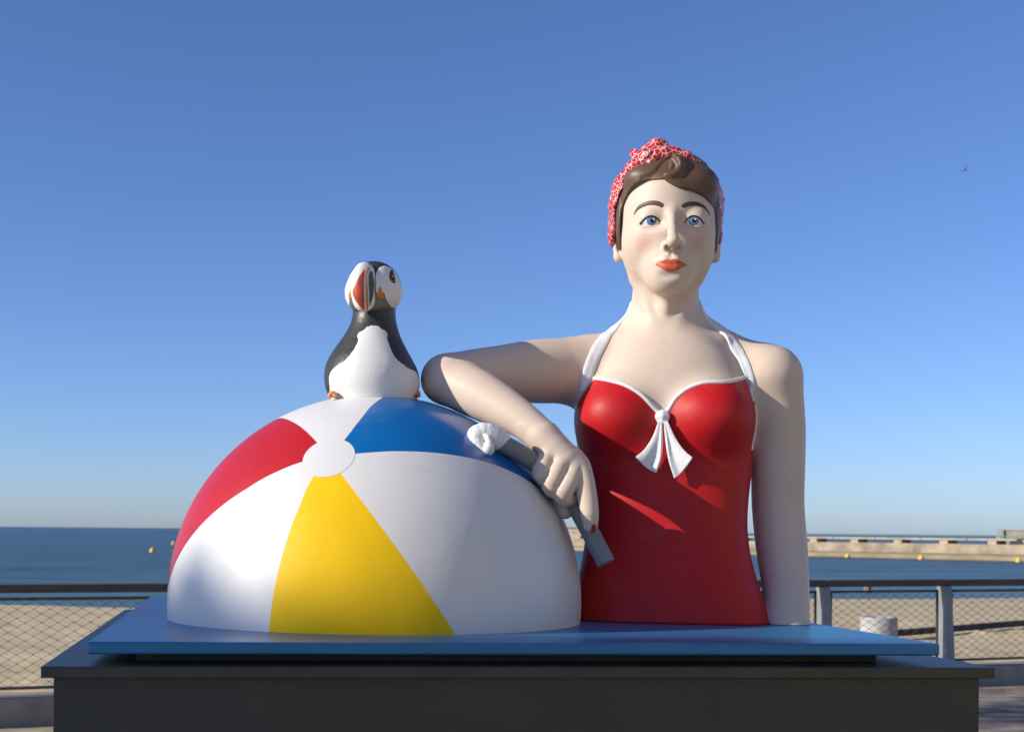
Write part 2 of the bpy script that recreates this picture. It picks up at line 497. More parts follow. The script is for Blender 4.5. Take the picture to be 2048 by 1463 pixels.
def sdf_mesh(f, lo, hi, h, newton=3):
    lo = np.array(lo, dtype=np.float32)
    B = 4
    nb = np.ceil((np.array(hi) - lo) / (h * B)).astype(int)
    nx, ny, nz = nb * B + 1
    # coarse pass
    g = np.stack(np.meshgrid(*[np.arange(n) for n in nb], indexing='ij'), -1).reshape(-1, 3)
    cen = lo + (g + 0.5).astype(np.float32) * h * B
    dc = feval(f, cen.astype(np.float32))
    act = np.abs(dc) < h * B * 1.3
    V = np.repeat(np.repeat(np.repeat(np.sign(dc).reshape(nb).astype(np.float32) * 1e3, B, 0), B, 1), B, 2)
    V = np.pad(V, ((0, 1), (0, 1), (0, 1)), mode='edge')
    off = np.stack(np.meshgrid(*[np.arange(B + 1)] * 3, indexing='ij'), -1).reshape(-1, 3)
    ab = g[act]
    for i in range(0, len(ab), 320):
        idx = (ab[i:i + 320][:, None, :] * B + off[None]).reshape(-1, 3)
        V[idx[:, 0], idx[:, 1], idx[:, 2]] = f((lo + idx.astype(np.float32) * h).astype(np.float32))
    ins = V < 0
    s = np.zeros((nx - 1, ny - 1, nz - 1), dtype=np.uint8)
    cs = [(i, j, k) for i in (0, 1) for j in (0, 1) for k in (0, 1)]
    for i, j, k in cs:
        s += ins[i:nx - 1 + i, j:ny - 1 + j, k:nz - 1 + k]
    cells = np.argwhere((s > 0) & (s < 8))
    del s
    acc = np.zeros((len(cells), 3), dtype=np.float32)
    cnt = np.zeros(len(cells), dtype=np.float32)
    cv = {c: V[cells[:, 0] + c[0], cells[:, 1] + c[1], cells[:, 2] + c[2]] for c in cs}
    for a in cs:
        for ax in range(3):
            if a[ax] == 0:
                b = list(a); b[ax] = 1; b = tuple(b)
                va, vb = cv[a], cv[b]
                m = (va < 0) != (vb < 0)
                t = np.where(m, va / np.where(m, va - vb, 1), 0)
                p = np.empty((len(cells), 3), dtype=np.float32)
                p[:] = a
                p[:, ax] = t
                acc += np.where(m[:, None], p, 0)
                cnt += m
    P = lo + (cells + acc / cnt[:, None]) * h
    ids = np.full((nx - 1, ny - 1, nz - 1), -1, dtype=np.int32)
    ids[cells[:, 0], cells[:, 1], cells[:, 2]] = np.arange(len(cells))
    quads = []
    for ax in range(3):
        sl0 = [slice(None)] * 3; sl1 = [slice(None)] * 3
        sl0[ax] = slice(0, -1); sl1[ax] = slice(1, None)
        e = np.argwhere(ins[tuple(sl0)] != ins[tuple(sl1)])
        u, w = (ax + 1) % 3, (ax + 2) % 3
        lim = [nx - 1, ny - 1, nz - 1]
        ok = (e[:, u] > 0) & (e[:, w] > 0) & (e[:, u] < lim[u]) & (e[:, w] < lim[w])
        e = e[ok]
        flip = ins[e[:, 0], e[:, 1], e[:, 2]]
        q = []
        for du, dw in ((-1, -1), (0, -1), (0, 0), (-1, 0)):
            c = e.copy(); c[:, u] += du; c[:, w] += dw
            q.append(ids[c[:, 0], c[:, 1], c[:, 2]])
        q = np.stack(q, 1)
        q[~flip] = q[~flip][:, ::-1]
        quads.append(q)
    Qd = np.concatenate(quads)
    Qd = Qd[(Qd >= 0).all(1)]
    P = P.astype(np.float32)
    eps = np.float32(h * 0.35)
    for _ in range(newton):
        d = feval(f, P)
        G = np.empty_like(P)
        for ax in range(3):
            P2 = P.copy(); P2[:, ax] += eps
            G[:, ax] = (feval(f, P2) - d) / eps
        g2 = (G * G).sum(1) + 0.05
        st = np.clip(d / g2, -0.5 * h, 0.5 * h)
        P = P - st[:, None] * G
    return P, Qd

def relax(P, Qd, mask, n):
    """even out the sculpted skin"""
    e = np.concatenate([Qd[:, [0, 1]], Qd[:, [1, 2]], Qd[:, [2, 3]], Qd[:, [3, 0]]])
    a = np.concatenate([e[:, 0], e[:, 1]]); b = np.concatenate([e[:, 1], e[:, 0]])
    cnt = np.maximum(np.bincount(a, minlength=len(P)), 1)
    P = P.astype(np.float64)
    for i in range(n):
        for lam in (0.6,):
            S = np.stack([np.bincount(a, weights=P[b, k], minlength=len(P)) for k in range(3)], 1) / cnt[:, None]
            P = np.where(mask[:, None], P + lam * (S - P), P)
    return P.astype(np.float32)

def refine(f, P, Qd, boxes, newton=2, eps=0.5, maxstep=1.2):
    """split the quads inside the boxes into four and lay the new points on the surface"""
    inb = np.zeros(len(P), dtype=bool)
    for lo, hi in boxes:
        inb |= ((P > np.float32(lo)) & (P < np.float32(hi))).all(1)
    sel = inb[Qd].all(1)
    S, keep = Qd[sel], Qd[~sel]
    E = np.concatenate([S[:, [0, 1]], S[:, [1, 2]], S[:, [2, 3]], S[:, [3, 0]]])
    Es = np.sort(E, 1)
    U, inv, cnt = np.unique(Es, axis=0, return_inverse=True, return_counts=True)
    inv = inv.reshape(4, -1)
    mid = (P[U[:, 0]] + P[U[:, 1]]) / 2
    cen = P[S].mean(1)
    n0 = len(P); n1 = n0 + len(mid)
    m = inv + n0
    c = n1 + np.arange(len(S))
    newQ = np.concatenate([np.stack([S[:, 0], m[0], c, m[3]], 1), np.stack([m[0], S[:, 1], m[1], c], 1),
                           np.stack([c, m[1], S[:, 2], m[2]], 1), np.stack([m[3], c, m[2], S[:, 3]], 1)])
    A = np.concatenate([P, mid, cen]).astype(np.float32)
    free = np.zeros(len(A), dtype=bool)
    free[n0:n1] = cnt > 1
    free[n1:] = True
    idx = np.nonzero(free)[0]
    for _ in range(newton):
        X = A[idx]
        d = feval(f, X)
        G = np.empty_like(X)
        for ax in range(3):
            X2 = X.copy(); X2[:, ax] += eps
            G[:, ax] = (feval(f, X2) - d) / eps
        st = np.clip(d / ((G * G).sum(1) + 0.05), -maxstep, maxstep)
        A[idx] = X - st[:, None] * G
    return A, np.concatenate([keep, newQ])

class Frame:
    """a local frame that faces the lens: x right, y away, z up; one unit = K metres"""
    def __init__(self, px, py, Y, K):
        self.O = at(px, py, Y)
        h = math.hypot(self.O.x, self.O.y)
        self.f = Vector((-self.O.x / h, -self.O.y / h, 0))
        self.ex = Vector((-self.f.y, self.f.x, 0))
        self.K = K
        self.rotz = math.atan2(self.ex.y, self.ex.x)
    def L(self, px, py, c=0.0):
        d = Vector(ray(px, py))
        t = (c * self.K + self.O.x * self.f.x + self.O.y * self.f.y) / (d.x * self.f.x + d.y * self.f.y)
        p = Vector((d.x * t, d.y * t, HC + d.z * t)) - self.O
        return (p.dot(self.ex) / self.K, -c, p.z / self.K)
    def loc(self, p):
        q = Vector(p) - self.O
        return (q.dot(self.ex) / self.K, -q.dot(self.f) / self.K, q.z / self.K)
    def poly(self, pts, c, n=0):
        P = [self.L(x, y, c) for x, y in pts]
        P = [(p[0], p[2]) for p in P]
        return spline(P, n, True) if n else np.array(P)

def project(f, P, it=10, eps=0.4):
    P = np.array(P, dtype=np.float32)
    for _ in range(it):
        d = f(P)
        G = np.empty_like(P)
        for ax in range(3):
            P2 = P.copy(); P2[:, ax] += eps
            G[:, ax] = (f(P2) - d) / eps
        P = P - (d / ((G * G).sum(1) + 0.02))[:, None] * G * 0.8
    N = G / (np.linalg.norm(G, axis=1)[:, None] + 1e-9)
    return P, N

def on_surf(fr, f, pts, c0, it=3):
    """points of the surface seen at the given picture points"""
    pts = np.array(pts, dtype=float)
    c = np.full(len(pts), float(c0)) if np.ndim(c0) == 0 else np.array(c0, dtype=float)
    for _ in range(it):
        P = np.array([fr.L(a, b, q) for (a, b), q in zip(pts[:, :2], c)], dtype=np.float32)
        H = raycast(f, P[:, 0], P[:, 2], P[:, 1] - 60, P[:, 1] + 120)
        c = -H[:, 1]
    return np.array([fr.L(a, b, q) for (a, b), q in zip(pts[:, :2], c)], dtype=np.float32)

def raycast(f, x, z, y0, y1, it=40):
    """march along +y (away from the viewer) until the surface"""
    y = (np.zeros(len(x)) + y0).astype(np.float32)
    for _ in range(it):
        P = np.stack([x, y, z], 1).astype(np.float32)
        y = np.minimum(y + f(P) * 0.8, y1)
    return np.stack([x, y, z], 1).astype(np.float32)

def band(name, f, pts, widths, thick, sink=2.0, round_=0.35):
    """a flat band that lies on the surface f=0 along pts"""
    P, N = project(f, pts)
    n = len(P)
    T = np.gradient(P, axis=0); T /= np.linalg.norm(T, axis=1)[:, None] + 1e-9
    S = np.cross(T, N); S /= np.linalg.norm(S, axis=1)[:, None] + 1e-9
    W = np.broadcast_to(np.asarray(widths, dtype=float), (n,))
    prof = [(-1, -sink), (-1, thick * 0.55), (-1 + round_ * 0.5, thick), (-0.33, thick * 1.08), (0.33, thick * 1.08), (1 - round_ * 0.5, thick), (1, thick * 0.55), (1, -sink)]
    m = len(prof)
    base = np.zeros((n, m, 3))
    for j, (s, t) in enumerate(prof):
        pts_j = P + S * (W / 2 * s)[:, None]
        pj, nj = project(f, pts_j, 4)
        pj = pts_j + (pj - pts_j)
        base[:, j] = pj + nj * t
    V = base.reshape(-1, 3)
    Q = []
    for i in range(n - 1):
        for j in range(m - 1):
            Q.append((i * m + j, i * m + j + 1, (i + 1) * m + j + 1, (i + 1) * m + j))
    Q.append(tuple(range(m))); Q.append(tuple((n - 1) * m + j for j in range(m - 1, -1, -1)))
    return V, Q

def scaled(V, K):
    return np.asarray(V, dtype=float) * K


# ------------------------------------------------------------------ the setting
WATER_Z = -1.0
GZ = -0.10                     # promenade level
RA = Vector((-2.3, 11.4, 0)); RB = Vector((7.8, 14.8, 0))      # railing line
RD = (RB - RA).normalized()
RN = Vector((-RD.y, RD.x, 0))                                   # towards the sea

def rail_pt(s, n=0.0, z=0.0):
    return RA + RD * s + RN * n + Vector((0, 0, z))

# promenade: one sheet behind and below the plinth, up to the kerb
def sheet(name, pts, m, kind='structure'):
    o = link(name, pymesh(name, pts, [tuple(range(len(pts)))]), M[m])
    return tag(o, kind=kind)
p0, p1 = rail_pt(-60, -0.10), rail_pt(80, -0.10)
sheet('promenade', [(p0.x, p0.y, GZ), (-60, -60, GZ), (90, -60, GZ), (p1.x, p1.y, GZ)], 'asphalt')
bpy.data.objects['promenade']['label'] = 'grey promenade ground in front of the railing'

# pavers that show beside the plinth
rng = random.Random(4)
pav = bpy.data.objects['promenade']
pmes = []
for k in range(4):
    me = box_mesh('paver', (-0.197, -0.097, 0.004), (0.197, 0.097, 0.030), 0.006)
    mm = M['paver'].copy(); mm.name = 'paver_stone_tint'
    rp = [n for n in mm.node_tree.nodes if n.type == 'VALTORGB'][0]
    tint = [(0.24, 0.20, 0.17), (0.17, 0.14, 0.125), (0.29, 0.245, 0.20), (0.205, 0.16, 0.14)][k]
    rp.color_ramp.elements[0].color = tuple(c * 0.75 for c in tint) + (1,)
    rp.color_ramp.elements[1].color = tuple(c * 1.2 for c in tint) + (1,)
    me.materials.append(mm); pmes.append(me)
pav_rot = math.atan2(RD.y, RD.x)
for i in range(0, 26):
    for j in range(0, 10):
        s = 7.2 + j * 0.40 + (0.20 if i % 2 else 0.0)
        n = -0.32 - i * 0.20
        p = rail_pt(s, n)
        u = (p.x / p.y) * F + CX
        if u < 1900 or u > 2150:
            continue
        o = link('paver', pmes[rng.randrange(4)], None, pav)
        o.location = (p.x, p.y, GZ)
        o.rotation_euler = (0, 0, pav_rot)

# beach: gently falling sand with footprints
def beach():
    S, Nn = 150, 120
    V, Q = [], []
    rs = np.random.RandomState(3)
    bumps = [(rs.uniform(-6, 22), 1 + 20 * rs.rand() ** 1.6, rs.uniform(0.08, 0.2), rs.uniform(-0.06, 0.05)) for _ in range(2200)]
    ss = np.concatenate([np.linspace(-60, -6, 12, endpoint=False), np.linspace(-6, 22, 260, endpoint=False), np.linspace(22, 110, 14)])
    nn = np.concatenate([np.linspace(0.1, 12, 130, endpoint=False), np.linspace(12, 60, 46)])
    A, Bn = np.meshgrid(ss, nn, indexing='ij')
    Z = -0.12 - 0.9 * np.clip(Bn / 32.0, 0, 3) ** 1.0
    Z += 0.05 * np.sin(A * 0.7 + 0.3 * Bn) * np.sin(Bn * 0.5 + 1) * np.clip(Bn / 3, 0, 1)
    for a, b, r, hgt in bumps:
        m = (np.abs(A - a) < 3 * r) & (np.abs(Bn - b) < 3 * r)
        if m.any():
            Z[m] += hgt * np.exp(-((A[m] - a) ** 2 + (Bn[m] - b) ** 2) / (r * r))
    X = RA.x + RD.x * A + RN.x * Bn
    Y = RA.y + RD.y * A + RN.y * Bn
    V = np.stack([X, Y, Z], -1).reshape(-1, 3)
    n1, n2 = len(ss), len(nn)
    i, j = np.meshgrid(np.arange(n1 - 1), np.arange(n2 - 1), indexing='ij')
    b0 = (i * n2 + j).ravel()
    Q = np.stack([b0, b0 + n2, b0 + n2 + 1, b0 + 1], 1)
    o = link('beach', fast_mesh('beach', V, Q), M['sand'], smooth=True)
    tag(o, 'pale beige sand beach beyond the railing', kind='structure')
beach()

sea = sheet('sea', [(-9000, 20, WATER_Z), (9000, 20, WATER_Z), (9000, 30000, WATER_Z), (-9000, 30000, WATER_Z)], 'water')
sea['label'] = 'blue sea stretching to the horizon'
# the seabed side: sheet under everything so that no void shows beyond the sand
bed = sheet('ground', [(-4000, -4000, -2.2), (4000, -4000, -2.2), (4000, 4000, -2.2), (-4000, 4000, -2.2)], 'asphalt')

# ---- kerb wall under the railing
def strip_box(name, s0, s1, n0, n1, z0, z1, m, parent=None, bevel=0.0):
    me = box_mesh(name, (s0, n0, z0), (s1, n1, z1), bevel)
    o = link(name, me, M[m], parent)
    if parent is None:
        o.location = RA
        o.rotation_euler = (0, 0, pav_rot)
    return o
kerb = strip_box('kerb_wall', -40, 60, -0.16, 0.22, -0.6, 0.14, 'concrete', bevel=0.015)
tag(kerb, 'low pale concrete kerb wall under the railing', 'wall')

# ---- railing
railing = empty('railing', RA, pav_rot)
tag(railing, 'long grey railing with dark wooden handrail and wire mesh panels', 'railing')
post_s = [-11.6, -8.6, -5.6, -2.62, 2.10, 3.05, 4.68, 6.31, 7.955, 9.585, 11.21, 12.84, 14.47, 16.10, 17.73, 19.36, 20.99, 22.62]
posts_px = []
for a, b in zip(post_s[:-1], post_s[1:]):
    g = 0.004
    me = box_mesh('handrail', (a + g, -0.075, 1.030), (b - g, 0.055, 1.105), 0.008)
    link('handrail', me, M['rail'], railing)
# tapered fin posts
def post_mesh():
    bm = bmesh.new()
    prof = [(-0.055, 1.03), (0.055, 1.03), (0.062, 0.14), (-0.095, 0.14)]
    t = 0.022
    pts = []
    fr = [(-0.044, -0.06, 1.028), (0.044, -0.06, 1.028), (0.062, -0.10, 0.138), (-0.062, -0.10, 0.138)]
    bk = [(-0.044, -0.03, 1.028), (0.044, -0.03, 1.028), (0.062, -0.07, 0.138), (-0.062, -0.07, 0.138)]
    vs = [bm.verts.new(p) for p in fr + bk]
    for f in ((0, 1, 2, 3), (7, 6, 5, 4), (0, 4, 5, 1), (1, 5, 6, 2), (2, 6, 7, 3), (3, 7, 4, 0)):
        bm.faces.new([vs[i] for i in f])
    box_bm(bm, (-0.012, -0.07, 0.138), (0.012, 0.10, 1.028))
    box_bm(bm, (-0.11, -0.13, 0.140), (0.11, 0.13, 0.152))
    bmesh.ops.recalc_face_normals(bm, faces=bm.faces)
    me = bpy.data.meshes.new('post'); bm.to_mesh(me); bm.free()
    return me
pm = post_mesh()
for s in post_s:
    o = link('post', pm, M['steel'], railing)
    o.location = (s, 0, 0)
# mesh panels: tube frame + knotted wire net
def net_mesh(s0, s1, z0, z1):
    cw, ch = 0.137, 0.077
    segs = []
    nr = int((z1 - z0) / ch * 2) + 1
    V, Q = [], []
    def wire(a, b, r=0.0015):
        a = Vector(a); b = Vector(b)
        d = (b - a); d.normalize()
        n = Vector((0, 1, 0)); m = d.cross(n)
        k = len(V)
        for p in (a, b):
            V.extend([p + (n + m) * r, p + (n - m) * r, p + (-n - m) * r, p + (-n + m) * r])
        for i in range(4):
            j = (i + 1) % 4
            Q.append((k + i, k + j, k + 4 + j, k + 4 + i))
    def knot(p, r=0.0062):
        k = len(V)
        for dx, dy, dz in ((-1.5, 0, 0), (1.5, 0, 0), (0, -1, 0), (0, 1, 0), (0, 0, -1), (0, 0, 1)):
            V.append(Vector((p[0] + dx * r, p[1] + dy * r, p[2] + dz * r)))
        for f in ((0, 2, 5), (2, 1, 5), (1, 3, 5), (3, 0, 5), (2, 0, 4), (1, 2, 4), (3, 1, 4), (0, 3, 4)):
            Q.append(tuple(k + i for i in f))
    ncol = int((s1 - s0) / cw)
    cw = (s1 - s0) / ncol
    nrow = int(round((z1 - z0) / (ch / 2))); hh = (z1 - z0) / nrow
    r2 = random.Random(int(s0 * 100))
    node = {}
    for r in range(nrow + 1):
        for c in range(ncol + 1):
            x = s0 + (c + (0.5 if r % 2 else 0)) * cw
            if x > s1 + 1e-6:
                x = s1
            node[(r, c)] = (x + r2.uniform(-.004, .004), r2.uniform(-.003, .003), z0 + r * hh + r2.uniform(-.002, .002))
    for r in range(nrow):
        for c in range(ncol + 1):
            if r % 2 == 0:
                nb = [(r + 1, c), (r + 1, c - 1)]
            else:
                nb = [(r + 1, c), (r + 1, c + 1)]
            for q in nb:
                if q in node:
                    wire(node[(r, c)], node[q])
            if 0 < r:
                knot(node[(r, c)])
    return pymesh('wire_net', V, Q)
for a, b in zip(post_s[:-1], post_s[1:]):
    s0, s1 = a + 0.10, b - 0.10
    z0, z1 = 0.205, 0.975
    fr = tube_mesh('panel_frame', [(s0, 0, z0), (s1, 0, z0)], 0.014, 8)
    bm = bmesh.new()
    for p, q in (((s0, 0, z0), (s1, 0, z0)), ((s0, 0, z1), (s1, 0, z1)), ((s0, 0, z0 - 0.014), (s0, 0, z1 + 0.014)), ((s1, 0, z0 - 0.014), (s1, 0, z1 + 0.014))):
        t = tube_mesh('t', [p, q], 0.014, 8)
        bm.from_mesh(t); bpy.data.meshes.remove(t)
    bpy.data.meshes.remove(fr)
    me = bpy.data.meshes.new('panel_frame'); bm.to_mesh(me); bm.free()
    f = link('panel_frame', me, M['frame'], railing, smooth=True)
    nt_ = link('wire_net', net_mesh(s0 + 0.01, s1 - 0.01, z0 + 0.01, z1 - 0.01), M['wire'], f)
    nt_['kind'] = 'stuff'

# ---- concrete cylinder on the sand
def lathe_mesh(name, prof, seg=40):
    V, Q = [], []
    for r, z in prof:
        for k in range(seg):
            a = 2 * math.pi * k / seg
            V.append((r * math.cos(a), r * math.sin(a), z))
    for i in range(len(prof) - 1):
        for k in range(seg):
            k2 = (k + 1) % seg
            Q.append((i * seg + k, i * seg + k2, (i + 1) * seg + k2, (i + 1) * seg + k))
    Q.append(tuple(range(seg - 1, -1, -1)))
    Q.append(tuple((len(prof) - 1) * seg + k for k in range(seg)))
    return pymesh(name, V, Q)
cp = at(1757, 1262, 17.2)
cyl = link('concrete_cylinder', lathe_mesh('concrete_cylinder', [(0.235, -0.5), (0.235, 0.0), (0.232, 0.40), (0.228, 0.418), (0.218, 0.426), (0.16, 0.426), (0.155, 0.415)], 48), M['concrete2'])
cyl.location = (cp.x, cp.y, at(1757, 1233, 17.2).z - 0.426)
tag(cyl, 'short light grey concrete cylinder standing on the sand behind the railing', 'concrete cylinder')

# ---- long solid strip on the sand, for a dark line of unknown cause
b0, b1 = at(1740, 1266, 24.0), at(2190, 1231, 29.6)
strip = link('dark_strip', None or box_mesh('dark_strip', (0, -0.06, -0.09), ((b1 - b0).length, 0.06, 0.03), 0.012), M['strip'])
strip.location = b0
strip.rotation_euler = (0, -math.asin((b1.z - b0.z) / (b1 - b0).length), math.atan2(b1.y - b0.y, b1.x - b0.x))
tag(strip, 'long dark strip lying slantwise on the sand behind the railing', 'strip')

# ---- jetty / breakwater with a walkway on top
def jpt(px, py, z=WATER_Z):
    d = ray(px, py)
    t = (z - HC) / d[2]
    return Vector((d[0] * t, d[1] * t, z))
J0 = jpt(1640, 1112); J1 = jpt(2040, 1121.5)
JD = (J1 - J0).normalized(); JL0 = (J0 - J1).length
JN = Vector((-JD.y, JD.x, 0))
if JN.y < 0: JN = -JN
jetty = empty('jetty', J0, math.atan2(JD.y, JD.x))
tag(jetty, 'long pale stone jetty with a walkway across the bay', 'jetty')
JB = -72.0; JE = 110.0
def jbox(name, s0, s1, n0, n1, z0, z1, m, bevel=0.0, parent=None):
    return link(name, box_mesh(name, (s0, n0, z0), (s1, n1, z1), bevel), M[m], parent or jetty)
sgn = 1.0
# sloping apron
def apron():
    V = []
    n = 90
    rs = np.random.RandomState(8)
    for i in range(n + 1):
        s = JB + (JE - JB) * i / n
        j = rs.uniform(-0.3, 0.3)
        V += [(s, -0.6 + j * 0.3, -0.6), (s, 1.6 + j * 0.2, 0.42 + j * 0.12), (s, 4.2, 0.62)]
    Q = []
    for i in range(n):
        for k in (0, 1):
            Q.append((i * 3 + k, (i + 1) * 3 + k, (i + 1) * 3 + k + 1, i * 3 + k + 1))
    return pymesh('apron', V, Q)
link('apron', apron(), M['weed'], jetty)
jbox('wall', JB, JE, 4.1, 9.0, -0.6, 1.62, 'jetty')
# walkway slabs on low piers, in bays
k = 0
s = -66.0
while s < 18:
    jbox('pier_block', s - 0.45, s + 0.45, 4.4, 6.5, 1.62, 2.02, 'jettyc')
    jbox('walkway_slab', s - 2.55, s + 2.55, 4.3, 6.6, 2.02, 2.22, 'jettyc')
    s += 5.2
# sea-green guard rail along the far side
for z in (2.5,):
    jbox('guard_rail', JB, 20, 6.45, 6.55, z - 0.05, z + 0.05, 'teal')
s = -66.0
while s < 20:
    jbox('guard_post', s - 0.05, s + 0.05, 6.44, 6.56, 2.2, 2.55, 'teal')
    s += 2.6
jbox('parapet', JE - 92.0 + 0.9, JE, 5.2, 6.6, 1.62, 2.10, 'jettyc')

# bastion at the jetty's near end and the blockhouse on the right
q0 = jpt(1040, 1084); q1 = jpt(1186, 1086)
bast = empty('stone_bastion', (q0.x, q0.y, WATER_Z), math.atan2(q1.y - q0.y, q1.x - q0.x))
Lb = (q1 - q0).length
d_b = q0.y
hb = (1084 - 1052) / F * d_b
link('wall', box_mesh('wall', (0, 0, -0.5), (Lb, 30, hb * 0.93), 0.3), M['jettyc'], bast)
link('footing', box_mesh('footing', (-1.5, -2.5, -0.5), (Lb + 1.5, 0.0, hb * 0.14), 0.2), M['weed'], bast)
link('coping', box_mesh('coping', (-0.4, -0.4, hb * 0.93), (Lb + 0.4, 30.4, hb), 0.1), M['jettyc'], bast)
tag(bast, 'pale stone pier end far across the water behind the red swimsuit', 'pier')
DB = 190.0
g0 = at(1993, 1078, DB)
blk = empty('blockhouse', (g0.x, g0.y, g0.z), R(-24))
sc_ = DB / F
link('wall', box_mesh('wall', (0.9, 0.1, -1.2), (26, 7, 18.2 * sc_)), M['jettyc'], blk)
link('roof_edge', box_mesh('roof_edge', (0.85, 0.05, 18.2 * sc_), (26, 7, 19.4 * sc_)), M['jettyc'], blk)
link('corner_pillar', box_mesh('corner_pillar', (0, -0.2, -1.2), (0.9, 1.0, 21.6 * sc_)), M['concrete2'], blk)
link('hedge_rail', box_mesh('hedge_rail', (0.95, -0.6, -0.2), (26, -0.5, 3.0 * sc_)), M['teal'], blk)
tag(blk, 'low beige building at the right end of the jetty', 'building')

# ---- buoys
def buoy_mesh():
    return lathe_mesh('buoy', [(0.05, -0.35), (0.30, -0.2), (0.36, 0.0), (0.34, 0.22), (0.24, 0.40), (0.10, 0.50), (0.05, 0.62)], 20)
bmz = buoy_mesh()
for px, py, sz, lab in ((305, 1101.5, 1.0, 'yellow buoy afloat to the left of the beach ball'),
                        (1695, 1111.5, 0.8, 'yellow buoy by the jetty nearest the woman sculpture'),
                        (1842, 1115.5, 0.95, 'middle one of three yellow buoys along the jetty'),
                        (2037, 1121.0, 0.95, 'yellow buoy by the jetty at the right edge')):
    o = link('buoy', bmz, M['buoy'], smooth=True)
    p = jpt(px, py + 2)
    o.location = p
    o.scale = (sz * p.y / 150 * 1.0,) * 3
    tag(o, lab, 'buoy', 'yellow buoys on the water')
# sail far out
sp = jpt(133, 1054.6)
sail = empty('sailboat', sp, 0)
ks = sp.y / F
link('hull', box_mesh('hull', (-1.6 * ks, -0.4 * ks, -0.1 * ks), (1.6 * ks, 0.4 * ks, 0.5 * ks), 0.1 * ks), M['white'], sail)
link('sail', pymesh('sail', [(-0.9 * ks, 0, 0.6 * ks), (1.3 * ks, 0.1 * ks, 0.6 * ks), (0.1 * ks, 0, 4.2 * ks), (0.1 * ks, 0.12 * ks, 4.2 * ks), (-0.9 * ks, 0.12 * ks, 0.6 * ks), (1.3 * ks, 0.22 * ks, 0.6 * ks)],
     [(0, 1, 2), (5, 4, 3), (0, 4, 5, 1), (1, 5, 3, 2), (2, 3, 4, 0)]), M['white'], sail)
tag(sail, 'tiny white sailboat on the horizon', 'sailboat')

# ---- bathers in the shallows (one skinned body each)
def skinned(name, verts, edges, radii, m, parent):
    me = bpy.data.meshes.new(name)
    me.from_pydata(verts, edges, [])
    o = link(name, me, M[m], parent)
    md = o.modifiers.new('skin', 'SKIN')
    for i, sv in enumerate(me.skin_vertices[0].data):
        sv.radius = (radii[i], radii[i])
    me.skin_vertices[0].data[0].use_root = True
    o.modifiers.new('sub', 'SUBSURF').render_levels = 2
    return o
def bather(px, py, label, turn, H):
    p = jpt(px, py)
    e = empty('person', (p.x, p.y, WATER_Z - 0.75), turn)
    v = [(0, 0, .95), (0, 0, 1.15), (0, 0, 1.38), (0, 0, 1.50), (0, -0.01, 1.60), (0, 0, 1.70),
         (-.19, 0, 1.40), (-.25, .02, 1.15), (-.23, -.10, .92), (.19, 0, 1.40), (.26, .02, 1.15), (.24, -.10, .92),
         (-.10, 0, .88), (-.11, 0, .48), (-.11, .03, .04), (.10, 0, .88), (.11, 0, .48), (.11, .03, .04), (-.11, -.10, .03), (.11, -.10, .03)]
    ed = [(0, 1), (1, 2), (2, 3), (3, 4), (4, 5), (2, 6), (6, 7), (7, 8), (2, 9), (9, 10), (10, 11), (0, 12), (12, 13), (13, 14), (0, 15), (15, 16), (16, 17), (14, 18), (17, 19)]
    ra = [.14, .13, .15, .06, .10, .09, .06, .048, .04, .06, .048, .04, .09, .062, .045, .09, .062, .045, .035, .035]
    skinned('body', v, ed, ra, 'swim', e)
    hb_ = bmesh.new(); bmesh.ops.create_icosphere(hb_, subdivisions=2, radius=0.115)
    for w in hb_.verts: w.co.z = w.co.z * 0.8 + 1.70; w.co.y += 0.02
    me = bpy.data.meshes.new('hair'); hb_.to_mesh(me); hb_.free(); link('hair', me, M['darkhair'], e, True)
    tb = lathe_mesh('swim_trunks', [(0.17, 0.80), (0.19, 0.88), (0.165, 1.02)], 16); link('swim_trunks', tb, M['trunks'], e, True)
    e.scale = (H, H, H)
    tag(e, label, 'person')
    return e
bather(1736, 1181, 'tiny person wading in the shallows above the concrete cylinder', 0.4, 0.72)
bather(346, 1092, 'tiny bather in the sea just left of the ball', -0.5, 1.0)

# ---- two birds far up
def bird(px, py, Y, span, tilt, label):
    p = at(px, py, Y)
    s = span
    V = [(-.5, .02, .06), (-.25, .06, .10), (0, .10, 0.02), (.25, .06, .10), (.5, .02, .06), (-.25, -.05, .10), (0, -.12, .02), (.25, -.05, .10),
         (0, .22, 0), (0, -.28, 0), (-.03, 0, -.04), (.03, 0, -.04)]
    Fc = [(0, 1, 5), (1, 2, 6, 5), (2, 3, 7, 6), (3, 4, 7), (8, 2, 10), (8, 11, 2), (9, 10, 6), (9, 6, 11), (10, 11, 8), (11, 10, 9)]
    me = pymesh('bird', [tuple(s * c for c in v) for v in V], Fc)
    o = link('bird', me, M['birdm'])
    md = o.modifiers.new('thick', 'SOLIDIFY'); md.thickness = 0.02 * s
    o.location = p
    o.rotation_euler = (0.15, tilt, 0.2)
    tag(o, label, 'bird', 'birds in the blue sky')
bird(1930, 340, 60, 0.52, R(-45), 'dark bird high in the sky at the upper right')
bird(912, 512.5, 80, 0.42, R(-8), 'dark bird in the sky between puffin and woman')

